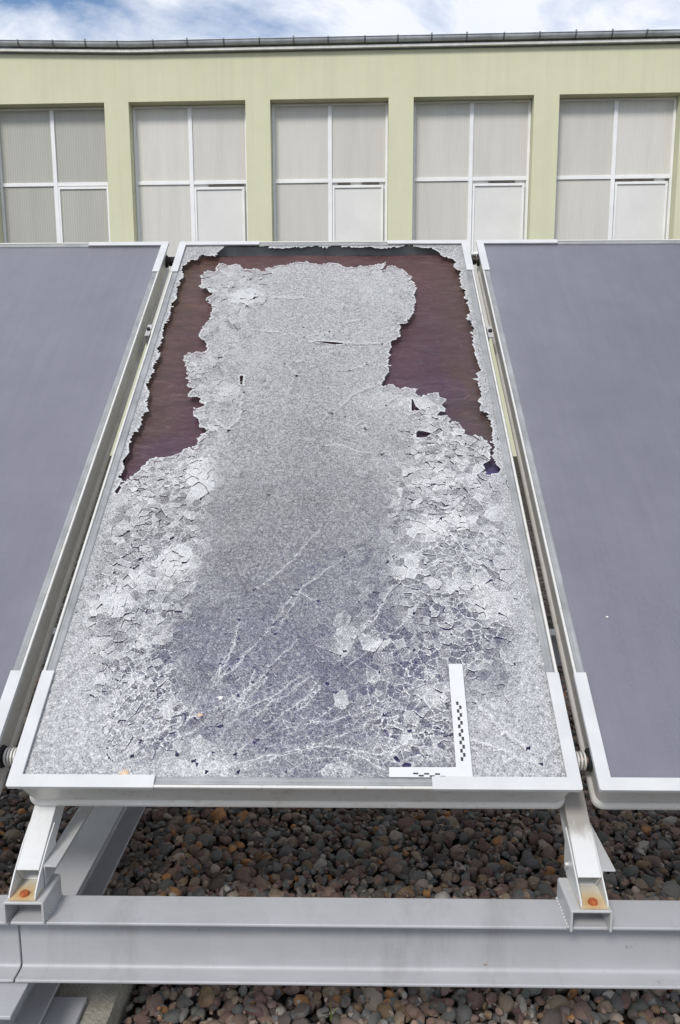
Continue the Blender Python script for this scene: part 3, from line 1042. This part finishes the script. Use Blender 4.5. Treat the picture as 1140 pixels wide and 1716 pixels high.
HOLE=[(-0.4614,0.7733),(-0.4659,0.8347),(-0.4685,0.9000),(-0.4674,0.9612),(-0.4530,0.9952),(-0.4548,1.0427),(-0.4454,1.0656),(-0.4583,1.1369),(-0.4664,1.2002),(-0.4673,1.2429),(-0.4590,1.2486),(-0.4706,1.2808),(-0.4582,1.2985),(-0.4689,1.3501),(-0.4677,1.4160),(-0.4667,1.4912),(-0.4621,1.5593),(-0.4625,1.6814),(-0.4644,1.7573),(-0.4623,1.8083),(-0.4699,1.8405),(-0.4566,1.8647),(-0.4342,1.8851),(-0.4193,1.9183),(-0.3737,1.9136),(-0.3450,1.9773),(-0.3362,1.9902),(-0.2711,1.9960),(-0.1969,1.9799),(-0.1915,1.9625),(-0.1654,1.9622),(-0.0741,1.9698),(-0.0249,1.9822),(0.0167,1.9731),(0.0476,1.9814),(0.0828,1.9723),(0.1179,1.9654),(0.1488,1.9694),(0.2084,1.9622),(0.2598,1.9638),(0.2957,1.9828),(0.3197,1.9695),(0.3652,1.9578),(0.3893,1.9363),(0.4016,1.9104),(0.4217,1.8841),(0.4505,1.8694),(0.4366,1.8246),(0.4542,1.8002),(0.4524,1.7381),(0.4461,1.6918),(0.4615,1.6732),(0.4565,1.6024),(0.4608,1.5520),(0.4458,1.4929),(0.4575,1.5011),(0.4594,1.4845),(0.4578,1.4163),(0.4586,1.3568),(0.4460,1.3186),(0.4586,1.3186),(0.4606,1.2383),(0.4463,1.2027),(0.4557,1.1448),(0.4434,1.1120),(0.4481,1.0627),(0.4586,1.0575),(0.4606,1.0149),(0.4648,0.9782),(0.4618,0.9284),(0.4603,0.9041),(0.4510,0.8892),(0.4624,0.8611),(0.4610,0.8151),(0.4412,0.8106),(0.4231,0.8012),(0.4341,0.8336),(0.4453,0.8712),(0.4467,0.9098),(0.4365,0.9591),(0.3947,0.9592),(0.3895,0.9784),(0.3770,1.0102),(0.3552,1.0102),(0.3553,1.0301),(0.3294,1.0402),(0.3481,1.0579),(0.3374,1.0836),(0.3496,1.1177),(0.3298,1.1337),(0.2782,1.1233),(0.2871,1.1511),(0.2561,1.1513),(0.2078,1.1722),(0.1838,1.1668),(0.1884,1.2126),(0.2009,1.2168),(0.2134,1.2949),(0.2097,1.3400),(0.2141,1.3707),(0.2404,1.4177),(0.2475,1.4794),(0.2724,1.4942),(0.2940,1.5603),(0.3005,1.6129),(0.3010,1.6931),(0.2972,1.7693),(0.2730,1.7969),(0.2353,1.8464),(0.1903,1.7938),(0.2188,1.8616),(0.1614,1.8379),(0.0976,1.8281),(0.0193,1.8597),(-0.0046,1.8538),(-0.0550,1.8605),(-0.0894,1.8649),(-0.1182,1.8408),(-0.1523,1.8412),(-0.1985,1.8056),(-0.2247,1.8218),(-0.2682,1.8183),(-0.2754,1.8506),(-0.3365,1.8573),(-0.3646,1.8073),(-0.3869,1.7956),(-0.4034,1.7567),(-0.3898,1.6994),(-0.3417,1.6545),(-0.3671,1.6221),(-0.3329,1.5827),(-0.3328,1.5151),(-0.3563,1.4508),(-0.3480,1.4025),(-0.3240,1.3678),(-0.3312,1.3370),(-0.3782,1.3297),(-0.3822,1.2862),(-0.3612,1.2366),(-0.3434,1.1257),(-0.3093,1.1149),(-0.2987,1.0911),(-0.3062,1.0678),(-0.3281,1.0704),(-0.3065,1.0121),(-0.2750,0.9752),(-0.2972,0.9441),(-0.2924,0.9206),(-0.3218,0.9030),(-0.3442,0.8815),(-0.3800,0.8702),(-0.4067,0.8601),(-0.4258,0.8346),(-0.4363,0.8020),(-0.4588,0.7754)]
TEARS=[[(-0.2141,1.2188),(-0.2040,1.2187),(-0.2030,1.1740),(-0.2102,1.1795)],
[(-0.0263,1.3878),(0.0478,1.3811),(0.0970,1.3714),(0.0480,1.3686)],
[(0.2674,0.9691),(0.2787,0.9787),(0.3041,0.9666),(0.2970,0.9523),(0.2662,0.9476)],
[(0.1754,0.0618),(0.1820,0.0676),(0.1900,0.0538),(0.2069,0.0517),(0.2107,0.0437),(0.1938,0.0436)],
[(-0.4687,0.7492),(-0.4615,0.7701),(-0.4558,0.7638),(-0.4603,0.7369)],
[(0.2627,1.1207),(0.2716,1.0761),(0.2834,1.0607),(0.2594,1.0556)]]
CRACKS=[[(0.1647,0.4099),(0.0674,0.2614),(-0.0003,0.2067),(-0.0648,0.1547),(-0.1258,0.0989),(-0.1748,0.0574)],
[(0.0824,0.5344),(-0.0058,0.4497),(-0.0488,0.3327),(-0.0788,0.3282)],
[(-0.0117,0.4415),(0.0144,0.4206),(0.0271,0.4175)],
[(0.4405,0.4265),(0.3519,0.5436),(0.3078,0.6536)],
[(0.1913,0.4583),(0.1266,0.3333),(0.0789,0.2825)],
[(0.2254,0.3789),(0.1026,0.2615),(-0.0201,0.1549),(-0.1010,0.0695)],
[(0.2210,0.2901),(0.1141,0.2073),(0.0473,0.1427),(-0.0482,0.0815)],
[(-0.2046,1.6570),(-0.1079,1.6343),(0.0058,1.6262),(0.1186,1.5721)],
[(-0.2415,1.4565),(-0.1143,1.4394),(0.0477,1.3842),(0.1880,1.3740)],
[(-0.2612,1.0269),(-0.2241,0.9775),(-0.1980,1.0268),(-0.2003,1.1305)],
[(0.0542,1.0136),(0.1321,0.9815),(0.0854,1.0259)],
[(-0.0236,0.4253),(-0.0888,0.3033),(-0.1218,0.2746)],
[(0.1582,0.1432),(0.0703,0.1000),(-0.0147,0.0642),(-0.0975,0.0351)],
[(0.3763,0.3050),(0.2728,0.1948),(0.2124,0.1189)],
[(0.4178,0.2628),(0.3510,0.2906),(0.3075,0.3339)],
[(-0.1504,0.0348),(-0.0256,0.0676),(0.0490,0.0820),(0.1564,0.0686),(0.2444,0.1069)],
[(-0.1864,0.1415),(-0.0919,0.2063),(-0.0057,0.3182)],
[(0.0335,0.6345),(-0.0411,0.5082),(-0.1013,0.4494)],
[(-0.2087,0.0688),(-0.1403,0.1293),(-0.0606,0.2470)],
[(0.1834,1.1833),(0.1009,1.1293),(0.0536,1.0512)],
[(0.3379,0.1694),(0.3855,0.1077),(0.4145,0.0841)],
[(0.2670,0.1192),(0.3609,0.0838),(0.4304,0.0496)],
[(-0.0228,0.0243),(0.0283,0.0586),(0.1029,0.0706),(0.1662,0.0367)]]
PATCHES=[(-0.232,1.646,0.053,0.047,0.60),(-0.271,0.806,0.037,0.075,0.55),(-0.290,0.529,0.042,0.052,0.50),(-0.412,0.408,0.050,0.040,0.40),(-0.360,0.465,0.058,0.033,0.45),(0.272,0.625,0.043,0.041,0.50),(0.230,0.517,0.023,0.038,0.60),(0.082,0.326,0.022,0.052,0.50),(0.080,0.187,0.016,0.026,0.60),(0.148,0.311,0.029,0.017,0.60),(0.256,0.195,0.045,0.033,0.40),(0.203,0.098,0.022,0.017,0.50),(0.332,0.467,0.070,0.030,0.40),(0.401,0.411,0.050,0.047,0.40),(0.214,0.144,0.039,0.015,0.40),(0.181,1.102,0.064,0.039,0.30),(0.277,1.089,0.064,0.039,0.30),(-0.236,1.158,0.033,0.044,0.35),(0.071,0.036,0.037,0.014,0.50),(-0.172,0.040,0.048,0.016,0.50),(-0.310,0.332,0.043,0.037,0.25),(0.290,0.795,0.072,0.064,0.25),(-0.246,0.166,0.017,0.026,0.40),(-0.174,0.093,0.015,0.030,0.40),(0.335,0.654,0.055,0.029,0.35)]
ANCHORS=[(-0.270,1.740,0.75,0.50),(-0.036,1.738,0.62,0.15),(0.197,1.736,0.70,0.40),(-0.300,1.490,0.66,0.40),(-0.099,1.489,0.60,0.10),(0.155,1.487,0.62,0.20),(-0.339,1.186,0.75,0.60),(-0.214,1.185,0.62,0.30),(-0.015,1.184,0.55,0.08),(0.167,1.183,0.62,0.20),(-0.295,0.930,0.80,0.70),(-0.188,0.930,0.52,0.15),(-0.005,0.929,0.48,0.06),(0.177,0.929,0.56,0.20),(0.298,0.929,0.75,0.80),(0.419,0.928,0.72,0.90),(-0.474,0.692,0.90,0.30),(-0.417,0.692,0.72,0.90),(-0.305,0.692,0.70,0.80),(-0.178,0.692,0.42,0.15),(0.004,0.692,0.42,0.05),(0.144,0.693,0.44,0.15),(0.255,0.693,0.70,0.90),(0.394,0.693,0.72,1.00),(0.470,0.693,0.85,0.60),(-0.473,0.507,0.90,0.30),(-0.427,0.508,0.72,1.00),(-0.355,0.508,0.68,1.00),(-0.276,0.508,0.72,0.80),(-0.185,0.508,0.36,0.15),(0.011,0.508,0.36,0.05),(0.141,0.509,0.40,0.20),(0.232,0.509,0.66,0.90),(0.349,0.509,0.55,1.00),(0.439,0.509,0.78,0.80),(0.491,0.509,0.90,0.20),(-0.485,0.346,0.92,0.20),(-0.435,0.346,0.75,0.80),(-0.374,0.347,0.58,1.00),(-0.300,0.347,0.60,1.00),(-0.215,0.347,0.30,0.20),(-0.068,0.348,0.32,0.08),(0.066,0.348,0.42,0.30),(0.175,0.348,0.42,0.60),(0.309,0.349,0.55,0.90),(0.406,0.349,0.50,0.80),(0.466,0.349,0.92,0.10),(-0.491,0.231,0.96,0.10),(-0.420,0.232,0.92,0.30),(-0.350,0.232,0.58,1.00),(-0.280,0.232,0.55,1.00),(-0.199,0.233,0.30,0.20),(-0.060,0.233,0.28,0.10),(0.068,0.234,0.30,0.25),(0.172,0.234,0.35,0.60),(0.276,0.235,0.42,0.80),(0.380,0.235,0.42,0.60),(0.449,0.236,0.93,0.10),(-0.481,0.115,0.92,0.05),(-0.393,0.116,0.94,0.10),(-0.315,0.116,0.68,0.80),(-0.249,0.116,0.52,0.90),(-0.172,0.117,0.33,0.30),(-0.051,0.117,0.28,0.20),(0.070,0.118,0.28,0.25),(0.169,0.119,0.38,0.60),(0.267,0.119,0.45,0.70),(0.333,0.120,0.75,0.40),(0.387,0.120,0.92,0.10),(0.485,0.120,0.90,0.05),(-0.476,0.022,0.80,0.05),(-0.360,0.022,0.88,0.20),(-0.244,0.023,0.82,0.40),(-0.149,0.024,0.85,0.10),(-0.075,0.024,0.50,0.20),(0.009,0.025,0.38,0.30),(0.103,0.025,0.50,0.30),(0.166,0.026,0.42,0.40),(0.260,0.026,0.45,0.50),(0.343,0.027,0.80,0.20),(0.479,0.027,0.82,0.05)]

def in_poly(px, py, poly):
    inside = np.zeros(px.shape, bool)
    n = len(poly)
    for i in range(n):
        x0, y0 = poly[i]; x1, y1 = poly[(i + 1) % n]
        if y0 == y1:
            continue
        c = ((y0 > py) != (y1 > py)) & (px < (x1 - x0) * (py - y0) / (y1 - y0) + x0)
        inside ^= c
    return inside
def seg_dist(px, py, line):
    best = np.full(px.shape, 9.0)
    for (x0, y0), (x1, y1) in zip(line, line[1:]):
        dx, dy = x1 - x0, y1 - y0
        t = np.clip(((px - x0) * dx + (py - y0) * dy) / (dx * dx + dy * dy + 1e-12), 0, 1)
        best = np.minimum(best, np.hypot(px - x0 - t * dx, py - y0 - t * dy))
    return best

# The glass has broken into tens of thousands of small dice that still hang together as a sheet.
# Jittered triangular lattice; the dual cells are the dice.
SP = 0.0056
u0, v0 = -PWD / 2 + 0.013, 0.013
nx = int((PWD - 0.026) / SP) + 3
ny = int((PLN - 0.026) / (SP * 0.866)) + 3
I, J = np.meshgrid(np.arange(nx), np.arange(ny))
LX = u0 + (I + 0.5 * (J % 2) - 1.0) * SP + rng.uniform(-0.36, 0.36, I.shape) * SP
LY = v0 + (J - 1.0) * SP * 0.866 + rng.uniform(-0.34, 0.34, I.shape) * SP
def nb(di, dj):
    """six neighbours in order around a point, offsets depend on the row parity"""
    return np.clip(I + di, 0, nx - 1), np.clip(J + dj, 0, ny - 1)
even = (J % 2 == 0)
def NB(k):
    di_e, dj = ((1, 0), (0, 1), (-1, 1), (-1, 0), (-1, -1), (0, -1))[k]
    di_o = ((1, 0), (1, 1), (0, 1), (-1, 0), (0, -1), (1, -1))[k][0]
    di = np.where(even, di_e, di_o)
    return np.clip(I + di, 0, nx - 1), np.clip(J + dj, 0, ny - 1)
nbi = [NB(k) for k in range(6)]
HX = np.zeros(I.shape + (6,)); HY = np.zeros_like(HX)
for k in range(6):
    a, b = nbi[k], nbi[(k + 1) % 6]
    HX[..., k] = (LX + LX[a[1], a[0]] + LX[b[1], b[0]]) / 3
    HY[..., k] = (LY + LY[a[1], a[0]] + LY[b[1], b[0]]) / 3
inner = (I > 0) & (I < nx - 1) & (J > 0) & (J < ny - 1)
inner &= (LX > u0) & (LX < -u0) & (LY > v0) & (LY < PLN - v0)

# larger flakes made of many dice
A = np.array(ANCHORS)
def field(x, y):
    fw = np.zeros(x.shape); f0 = np.zeros(x.shape); r0 = np.zeros(x.shape)
    for au, av, af, ar in A:
        w = 1.0 / ((x - au) ** 2 + ((y - av) * 0.75) ** 2 + 0.0016) ** 1.7
        fw += w; f0 += w * af; r0 += w * ar
    return f0 / fw, r0 / fw
CX_, CY_ = rng.uniform(-0.5, 0.5, 11000), rng.uniform(0, 2, 11000)
_, cr_ = field(CX_, CY_)
dens = np.clip(0.16 + 0.30 * np.clip((0.3 - CY_) / 0.2, 0, 1) + 0.9 * cr_ * (0.25 + 0.75 * (fbm(CX_ * 9, CY_ * 9, 2) > 0.44)), 0, 1)
sel = rng.random(11000) < dens
SX, SY = CX_[sel], CY_[sel]
ns = len(SX)
wx, wy = LX, LY
fl = np.zeros(I.shape, int)
for j in range(ny):
    m = np.abs(SY - LY[j].mean()) < 0.12
    ids = np.nonzero(m)[0]
    d = (wx[j][:, None] - SX[ids][None]) ** 2 + (wy[j][:, None] - SY[ids][None]) ** 2
    fl[j] = ids[d.argmin(1)]
border = np.zeros(I.shape)
for k in range(6):
    a = nbi[k]
    border += (fl[a[1], a[0]] != fl)

# the corners of the dice on a flake's outline are moved onto the straight line between the two flakes
for k in range(6):
    a, b = nbi[k], nbi[(k + 1) % 6]
    f3 = np.sort(np.stack([fl, fl[a[1], a[0]], fl[b[1], b[0]]], -1), -1)
    px, py = HX[..., k].copy(), HY[..., k].copy()
    for it in range(3):
        for p_, q_ in ((0, 1), (1, 2), (0, 2)):
            A_, B_ = f3[..., p_], f3[..., q_]
            nxv, nyv = SX[B_] - SX[A_], SY[B_] - SY[A_]
            L_ = np.hypot(nxv, nyv) + 1e-9
            dd = ((px - (SX[A_] + SX[B_]) / 2) * nxv + (py - (SY[A_] + SY[B_]) / 2) * nyv) / L_
            dd = np.where(A_ == B_, 0, dd)
            px -= dd * nxv / L_; py -= dd * nyv / L_
    mvx, mvy = px - HX[..., k], py - HY[..., k]
    ml = np.hypot(mvx, mvy) + 1e-9
    sc = np.minimum(1, 0.55 * SP / ml)
    HX[..., k] += mvx * sc; HY[..., k] += mvy * sc

# how frosted and how rumpled the sheet is from place to place
frost, rough = field(LX, LY)
edge_n = 0.5 * (fbm(LX * 22, LY * 16, 3) - 0.5)
rough = np.clip((rough + edge_n * (rough > 0.1) - 0.25) / 0.40, 0.04, 1)
frost = np.clip(frost + 0.055 * (1 - rough), 0, 1)
for pu, pv, ru, rv, s in PATCHES:
    qx = 0.35 * LX + 0.65 * SX[fl]; qy = 0.35 * LY + 0.65 * SY[fl]
    q = ((qx - pu) / ru) ** 2 + ((qy - pv) / rv) ** 2 + 1.6 * (fbm(LX * 55 + pu * 99, LY * 45, 3) - 0.5)
    frost += 0.85 * s * np.clip(1.5 - 1.2 * q, 0, 1)
# long running cracks: a die edge belongs to a crack when the crack passes between the two dice
def side(px, py, line):
    best = np.full(px.shape, 9.0); sg_ = np.zeros(px.shape); nx_ = px.copy(); ny_ = py.copy()
    for (x0, y0), (x1, y1) in zip(line, line[1:]):
        dx, dy = x1 - x0, y1 - y0
        t = np.clip(((px - x0) * dx + (py - y0) * dy) / (dx * dx + dy * dy + 1e-12), 0, 1)
        d = np.hypot(px - x0 - t * dx, py - y0 - t * dy)
        c = np.sign(dx * (py - y0) - dy * (px - x0))
        nx_ = np.where(d < best, x0 + t * dx, nx_); ny_ = np.where(d < best, y0 + t * dy, ny_)
        sg_ = np.where(d < best, c, sg_); best = np.minimum(best, d)
    return best, sg_, nx_, ny_
for i in range(13):
    a0 = random.uniform(-0.30, 0.12); b0 = random.uniform(0.03, 0.20)
    ln = random.uniform(0.10, 0.30); th = R(random.uniform(18, 58)); cv = random.uniform(-0.9, 1.6)
    pts = [(a0, b0)]
    for j in range(9):
        th += cv * R(3.2) + random.gauss(0, R(5))
        pts.append((pts[-1][0] + ln / 9 * math.cos(th), pts[-1][1] + ln / 9 * math.sin(th)))
    CRACKS.append(pts)
for i in range(16):
    a0 = random.uniform(-0.16, 0.20); b0 = random.uniform(0.5, 1.7)
    ln = random.uniform(0.04, 0.14); th = R(random.uniform(-25, 70))
    pts = [(a0, b0)]
    for j in range(5):
        th += random.gauss(0, R(18))
        pts.append((pts[-1][0] + ln / 5 * math.cos(th), pts[-1][1] + ln / 5 * math.sin(th)))
    CRACKS.append(pts)
ekr = np.zeros(I.shape + (6,))          # crack strength per die edge
for line in CRACKS:
    # roughen the traced line a little
    L2 = [line[0]]
    for (x0, y0), (x1, y1) in zip(line, line[1:]):
        n_ = max(1, int(math.hypot(x1 - x0, y1 - y0) / 0.022))
        for j in range(1, n_ + 1):
            t = j / n_
            L2.append((x0 + (x1 - x0) * t + random.gauss(0, 0.0022), y0 + (y1 - y0) * t + random.gauss(0, 0.0022)))
    mnx, mxx = min(p[0] for p in L2) - .02, max(p[0] for p in L2) + .02
    mny, mxy = min(p[1] for p in L2) - .02, max(p[1] for p in L2) + .02
    rows = np.nonzero((LY.mean(1) > mny) & (LY.mean(1) < mxy))[0]
    cols = np.nonzero((LX.mean(0) > mnx) & (LX.mean(0) < mxx))[0]
    if len(rows) < 3 or len(cols) < 3:
        continue
    r0, r1, c0, c1 = rows[0], rows[-1] + 1, cols[0], cols[-1] + 1
    best = np.full(I.shape, 9.0); sg_ = np.zeros(I.shape)
    b_, s_, _, _ = side(LX[r0:r1, c0:c1], LY[r0:r1, c0:c1], L2)
    best[r0:r1, c0:c1] = b_; sg_[r0:r1, c0:c1] = s_
    for k in range(6):
        a = nbi[(k + 1) % 6]
        on = (sg_ * sg_[a[1], a[0]] < 0) & (best < 0.008)
        ekr[..., k] = np.maximum(ekr[..., k], np.where(on, 1.0, 0))
        a, b = nbi[k], nbi[(k + 1) % 6]
        t3 = np.stack([sg_, sg_[a[1], a[0]], sg_[b[1], b[0]]], -1)
        mix_ = (t3.max(-1) > 0) & (t3.min(-1) < 0) & (best < 0.008)
        if mix_.any():
            _, _, qx_, qy_ = side(HX[..., k][mix_], HY[..., k][mix_], L2)
            HX[..., k][mix_] = qx_; HY[..., k][mix_] = qy_
ekr *= np.clip(2.4 * fbm(LX * 16 + 3, LY * 16, 2) - 0.45, 0.22, 1.0)[..., None]
crack = ekr.max(-1)
ebo = np.zeros(I.shape + (6,))          # flake edges
for k in range(6):
    a = nbi[(k + 1) % 6]
    ebo[..., k] = fl[a[1], a[0]] != fl
hole = in_poly(0.62 * LX + 0.38 * SX[fl] + 0.010 * (fbm(LX * 70, LY * 70, 2) - 0.5), 0.62 * LY + 0.38 * SY[fl] + 0.012 * (fbm(LX * 70 + 31, LY * 70, 2) - 0.5), HOLE)
for t in TEARS:
    hole |= in_poly(LX, LY, t)
# small gaps where flakes have pulled apart
gap = np.zeros(I.shape + (6,), bool)
gmask = (frost < 0.95) & (fbm(LX * 9 + 11, LY * 9, 2) > 0.40)
for k in range(6):
    a = nbi[(k + 1) % 6]
    o_ = fl[a[1], a[0]]
    h = ((np.minimum(fl, o_) * 7919 + np.maximum(fl, o_) * 104729) % 9973) / 9973.0
    gap[..., k] = (fl != o_) & (h < 0.10 * np.clip(rough - 0.22, 0, 0.8)) & gmask
RULER = [(.291, .257), (.318, .257), (.3145, .0216), (.168, .0217), (.1685, .0405), (.2865, .041)]
on_ruler = in_poly(LX, LY, [(.283, .263), (.326, .263), (.322, .0), (.160, .0), (.160, .049), (.281, .049)])
for t in TEARS:
    # corners between a removed and a kept die follow the torn outline
    tt = t + [t[0]]
    inn = in_poly(LX, LY, t)
    for k in range(6):
        a, b = nbi[k], nbi[(k + 1) % 6]
        c3 = inn.astype(int) + inn[a[1], a[0]] + inn[b[1], b[0]]
        mm = (c3 > 0) & (c3 < 3)
        if mm.any():
            _, _, qx_, qy_ = side(HX[..., k][mm], HY[..., k][mm], tt)
            HX[..., k][mm] = qx_; HY[..., k][mm] = qy_
rim = np.zeros(I.shape)
for k in range(6):
    a = nbi[k]
    rim += hole[a[1], a[0]]
big_rim = in_poly(LX, LY, HOLE) | (rim > 0)

ftx = rng.normal(0, 0.10, ns); fty = rng.normal(0, 0.10, ns)
fwh = rng.random(ns)
fof = rng.normal(0, 1, ns); ffr = rng.normal(0, 1, ns)
edge = np.clip((np.minimum(np.minimum(LX - u0, -u0 - LX), np.minimum(LY - v0, PLN - v0 - LY)) - 0.012) / 0.05, 0, 1)
ro = rough * edge
ro = np.where(on_ruler, 0.12 * ro, ro)
base_w = -0.0064 + ro * (0.013 * (fbm(LX * 8, LY * 6, 3) - 0.55) + 0.0012 * fof[fl] + 0.002 * (fbm(LX * 40, LY * 40, 2) - 0.5)) + edge * 0.004 * (fbm(LX * 3 + 5, LY * 3, 2) - 0.6)
base_w += np.where(rim > 0, 0.0016, 0) * edge + crack * 0.0012 * edge
base_w = np.where(edge < 0.02, np.minimum(base_w, -0.0062), base_w)
base_w = np.where(on_ruler, np.minimum(base_w, -0.0045), base_w)
tx = ftx[fl] * ro + rng.normal(0, 0.05, I.shape) * (0.25 + ro) * edge * np.clip(1.15 - frost, 0.12, 1)
ty = fty[fl] * ro + rng.normal(0, 0.05, I.shape) * (0.25 + ro) * edge * np.clip(1.15 - frost, 0.12, 1)

fq = np.clip(frost - 0.07 * ro, 0, 1) ** 1.5
fq -= 0.26 * np.clip((frost - 0.72) / 0.2, 0, 1) * (1 - ro)
fcell = fq + (0.09 * ffr[fl] + 0.24 * (fwh[fl] < 0.32) - 0.05 * (fwh[fl] > 0.75)) * ro + rng.normal(0, 1, I.shape) * (0.05 + 0.05 * fq) * (1 - 0.75 * ro) + 0.06 * crack + np.where(rim > 0, 0.22, 0)
fcell += 0.22 * (fbm(LX * 14, LY * 9, 3) - 0.5) * (0.12 + ro) + 0.35 * ro * (fbm(LX * 40 + 4, LY * 40, 2) - 0.5)
fcell = np.clip(fcell, 0.65 * fq, 0.95)
evar = np.clip(1.7 * rng.random(I.shape + (6,)) - 0.2, 0, 1)
vein = np.clip(2.4 * fbm(LX * 10 + 40, LY * 10, 3) - 0.7, 0, 1)[..., None]
fine = (1 - ro)[..., None] * np.clip(1 - fq, 0, 1)[..., None]
rl = ro[..., None]
low = np.clip((0.45 - LY) / 0.3, 0, 1)[..., None]                    # the web of cracks is densest low down
estr = np.maximum(ekr, ebo * (0.10 + 0.40 * low * vein + 1.0 * rl * (0.40 + 0.60 * vein)))
estr = np.clip(estr, 0, 1)
fbev = np.clip(fcell[..., None] + 0.30 * evar * fine + 0.90 * estr, 0, 1)
fbev = np.where(gap, 0.02, fbev)
ewid = 0.015 + 0.10 * fine * evar + 0.17 * ekr + 0.10 * ebo * low + 0.36 * estr * rl
ewid = np.where(gap, 0.55, np.clip(ewid, 0, 0.5))
vshr = np.maximum(ewid, np.roll(ewid, 1, -1))          # per corner: the wider of its two edges

keep = inner & ~hole
K = np.nonzero(keep.ravel())[0]
cx, cy, cz = LX.ravel()[K], LY.ravel()[K], base_w.ravel()[K]
hx, hy = HX.reshape(-1, 6)[K], HY.reshape(-1, 6)[K]
kx, ky = tx.ravel()[K], ty.ravel()[K]
sx_, sy_ = SX[fl].ravel()[K], SY[fl].ravel()[K]
shrink = 1 - vshr.reshape(-1, 6)[K]
N = len(K)
top = np.zeros((N, 6, 3)); bot = np.zeros((N, 6, 3))
dx, dy = hx - cx[:, None], hy - cy[:, None]
top[..., 0] = cx[:, None] + dx * shrink
top[..., 1] = cy[:, None] + dy * shrink
top[..., 2] = cz[:, None] + kx[:, None] * (top[..., 0] - sx_[:, None]) + ky[:, None] * (top[..., 1] - sy_[:, None])
bot[..., 0], bot[..., 1] = hx, hy
bot[..., 2] = cz[:, None] + kx[:, None] * (hx - sx_[:, None]) + ky[:, None] * (hy - sy_[:, None]) - 0.0011 * (0.08 + 0.92 * np.clip(1.15 - fq.ravel()[K] * 1.3 + 0.8 * ro.ravel()[K], 0, 1))[:, None]
em = np.clip(edge.ravel()[K], 0, 1)
cap = np.where(em < 0.02, -0.0058, 0.02)[:, None]
top[..., 2] = np.minimum(top[..., 2], cap)
Vt = np.concatenate([top, bot], 1).reshape(-1, 3)
o12 = np.arange(N)[:, None] * 12
loops = [o12 + np.arange(6)[None]]
for k in range(6):
    loops.append(o12 + np.array([[6 + k, 6 + (k + 1) % 6, (k + 1) % 6, k]]))
loops = np.concatenate(loops, 1)            # 6 + 24 per die
ls = (np.arange(N)[:, None] * 30 + np.array([[0, 6, 10, 14, 18, 22, 26]])).ravel()
me = bpy.data.meshes.new('shattered_glass')
me.vertices.add(len(Vt)); me.vertices.foreach_set('co', Vt.astype(np.float32).ravel())
me.loops.add(loops.size); me.loops.foreach_set('vertex_index', loops.astype(np.int32).ravel())
me.polygons.add(len(ls)); me.polygons.foreach_set('loop_start', ls.astype(np.int32))
me.update(calc_edges=True)
at = me.attributes.new('frost', 'FLOAT', 'FACE')
fa = np.zeros((N, 7), np.float32)
fa[:, 0] = fcell.ravel()[K]
fa[:, 1:] = fbev.reshape(-1, 6)[K]
at.data.foreach_set('value', fa.ravel())
sg = link('shattered_glass', me, M['crackle'], mid)
tag(sg, 'sheet of crazed tempered glass fragments, torn open along the top and sides', kind='stuff')

# dried spots on the glass
def spot(name, u, v, r, mat, parent, w=-0.0035, seed=0):
    rs_ = random.Random(seed)
    bm = bmesh.new()
    n = 14
    rr = [r * rs_.uniform(0.55, 1.1) for _ in range(n)]
    c = bm.verts.new((0, 0, 0.0012))
    rg = [bm.verts.new((rr[i] * math.cos(6.283 * i / n), rr[i] * 0.7 * math.sin(6.283 * i / n), -0.0012)) for i in range(n)]
    md = [bm.verts.new((rr[i] * .7 * math.cos(6.283 * i / n), rr[i] * .5 * math.sin(6.283 * i / n), 0.0008)) for i in range(n)]
    for i in range(n):
        j = (i + 1) % n
        bm.faces.new((rg[i], rg[j], md[j], md[i])); bm.faces.new((md[i], md[j], c))
    o = bm_obj(name, bm, mat, parent, smooth=True)
    o.location = (u, v, w)
    return o
spot('dried_dropping', -0.147, 0.182, 0.007, M['mark'], mid, -0.0050, 1)
spot('dried_dropping', -0.181, 0.145, 0.006, M['ochre'], mid, -0.0050, 2)
oc = spot('ochre_crust', -0.300, 0.029, 0.011, M['ochre'], mid, -0.0050, 3)
spot('dried_dropping', 0.627 - 1.031, 0.376, 0.0035, M['mark'], right, -0.0055, 4)

# ------------------------------------------------------------------ L-shaped photo scale
ru = empty('photo_scale', PW(0.30, 0.03, 0.0), (TILT, 0, 0))
tag(ru, 'white L-shaped measuring scale with black check marks lying on the shattered glass', 'scale')
bm = bmesh.new()
add_prism(bm, [(x - 0.30, y - 0.03) for x, y in reversed(RULER)], 2, -0.0028, -0.0010)
bm_obj('scale_plate', bm, M['ruler'], ru, bevel=0.0004, seg=1)
MARKS = [(0.3003,0.1691,.0044,.0072),(0.3004,0.1529,.0044,.0072),(0.3003,0.1370,.0044,.0072),(0.2996,0.1210,.0044,.0072),(0.2992,0.1041,.0044,.0072),(0.2991,0.0885,.0044,.0072),(0.2991,0.0724,.0044,.0072),(0.2985,0.0563,.0044,.0072),(0.3052,0.1607,.0044,.0072),(0.3047,0.1446,.0044,.0072),(0.3043,0.1283,.0044,.0072),(0.3037,0.1119,.0044,.0072),(0.3038,0.0962,.0044,.0072),(0.3036,0.0802,.0044,.0072),(0.3033,0.0644,.0044,.0072),(0.2148,0.0285,.0088,.0030),(0.2340,0.0280,.0088,.0030),(0.2528,0.0275,.0088,.0030),(0.2243,0.0244,.0088,.0030),(0.2433,0.0238,.0088,.0030),(0.2620,0.0227,.0088,.0030)]
for x, y, sx, sy in MARKS:
    box('check_mark', x - 0.30 - sx / 2, x - 0.30 + sx / 2, y - 0.03 - sy / 2, y - 0.03 + sy / 2, -0.0011, -0.0006, M['ink'], ru)
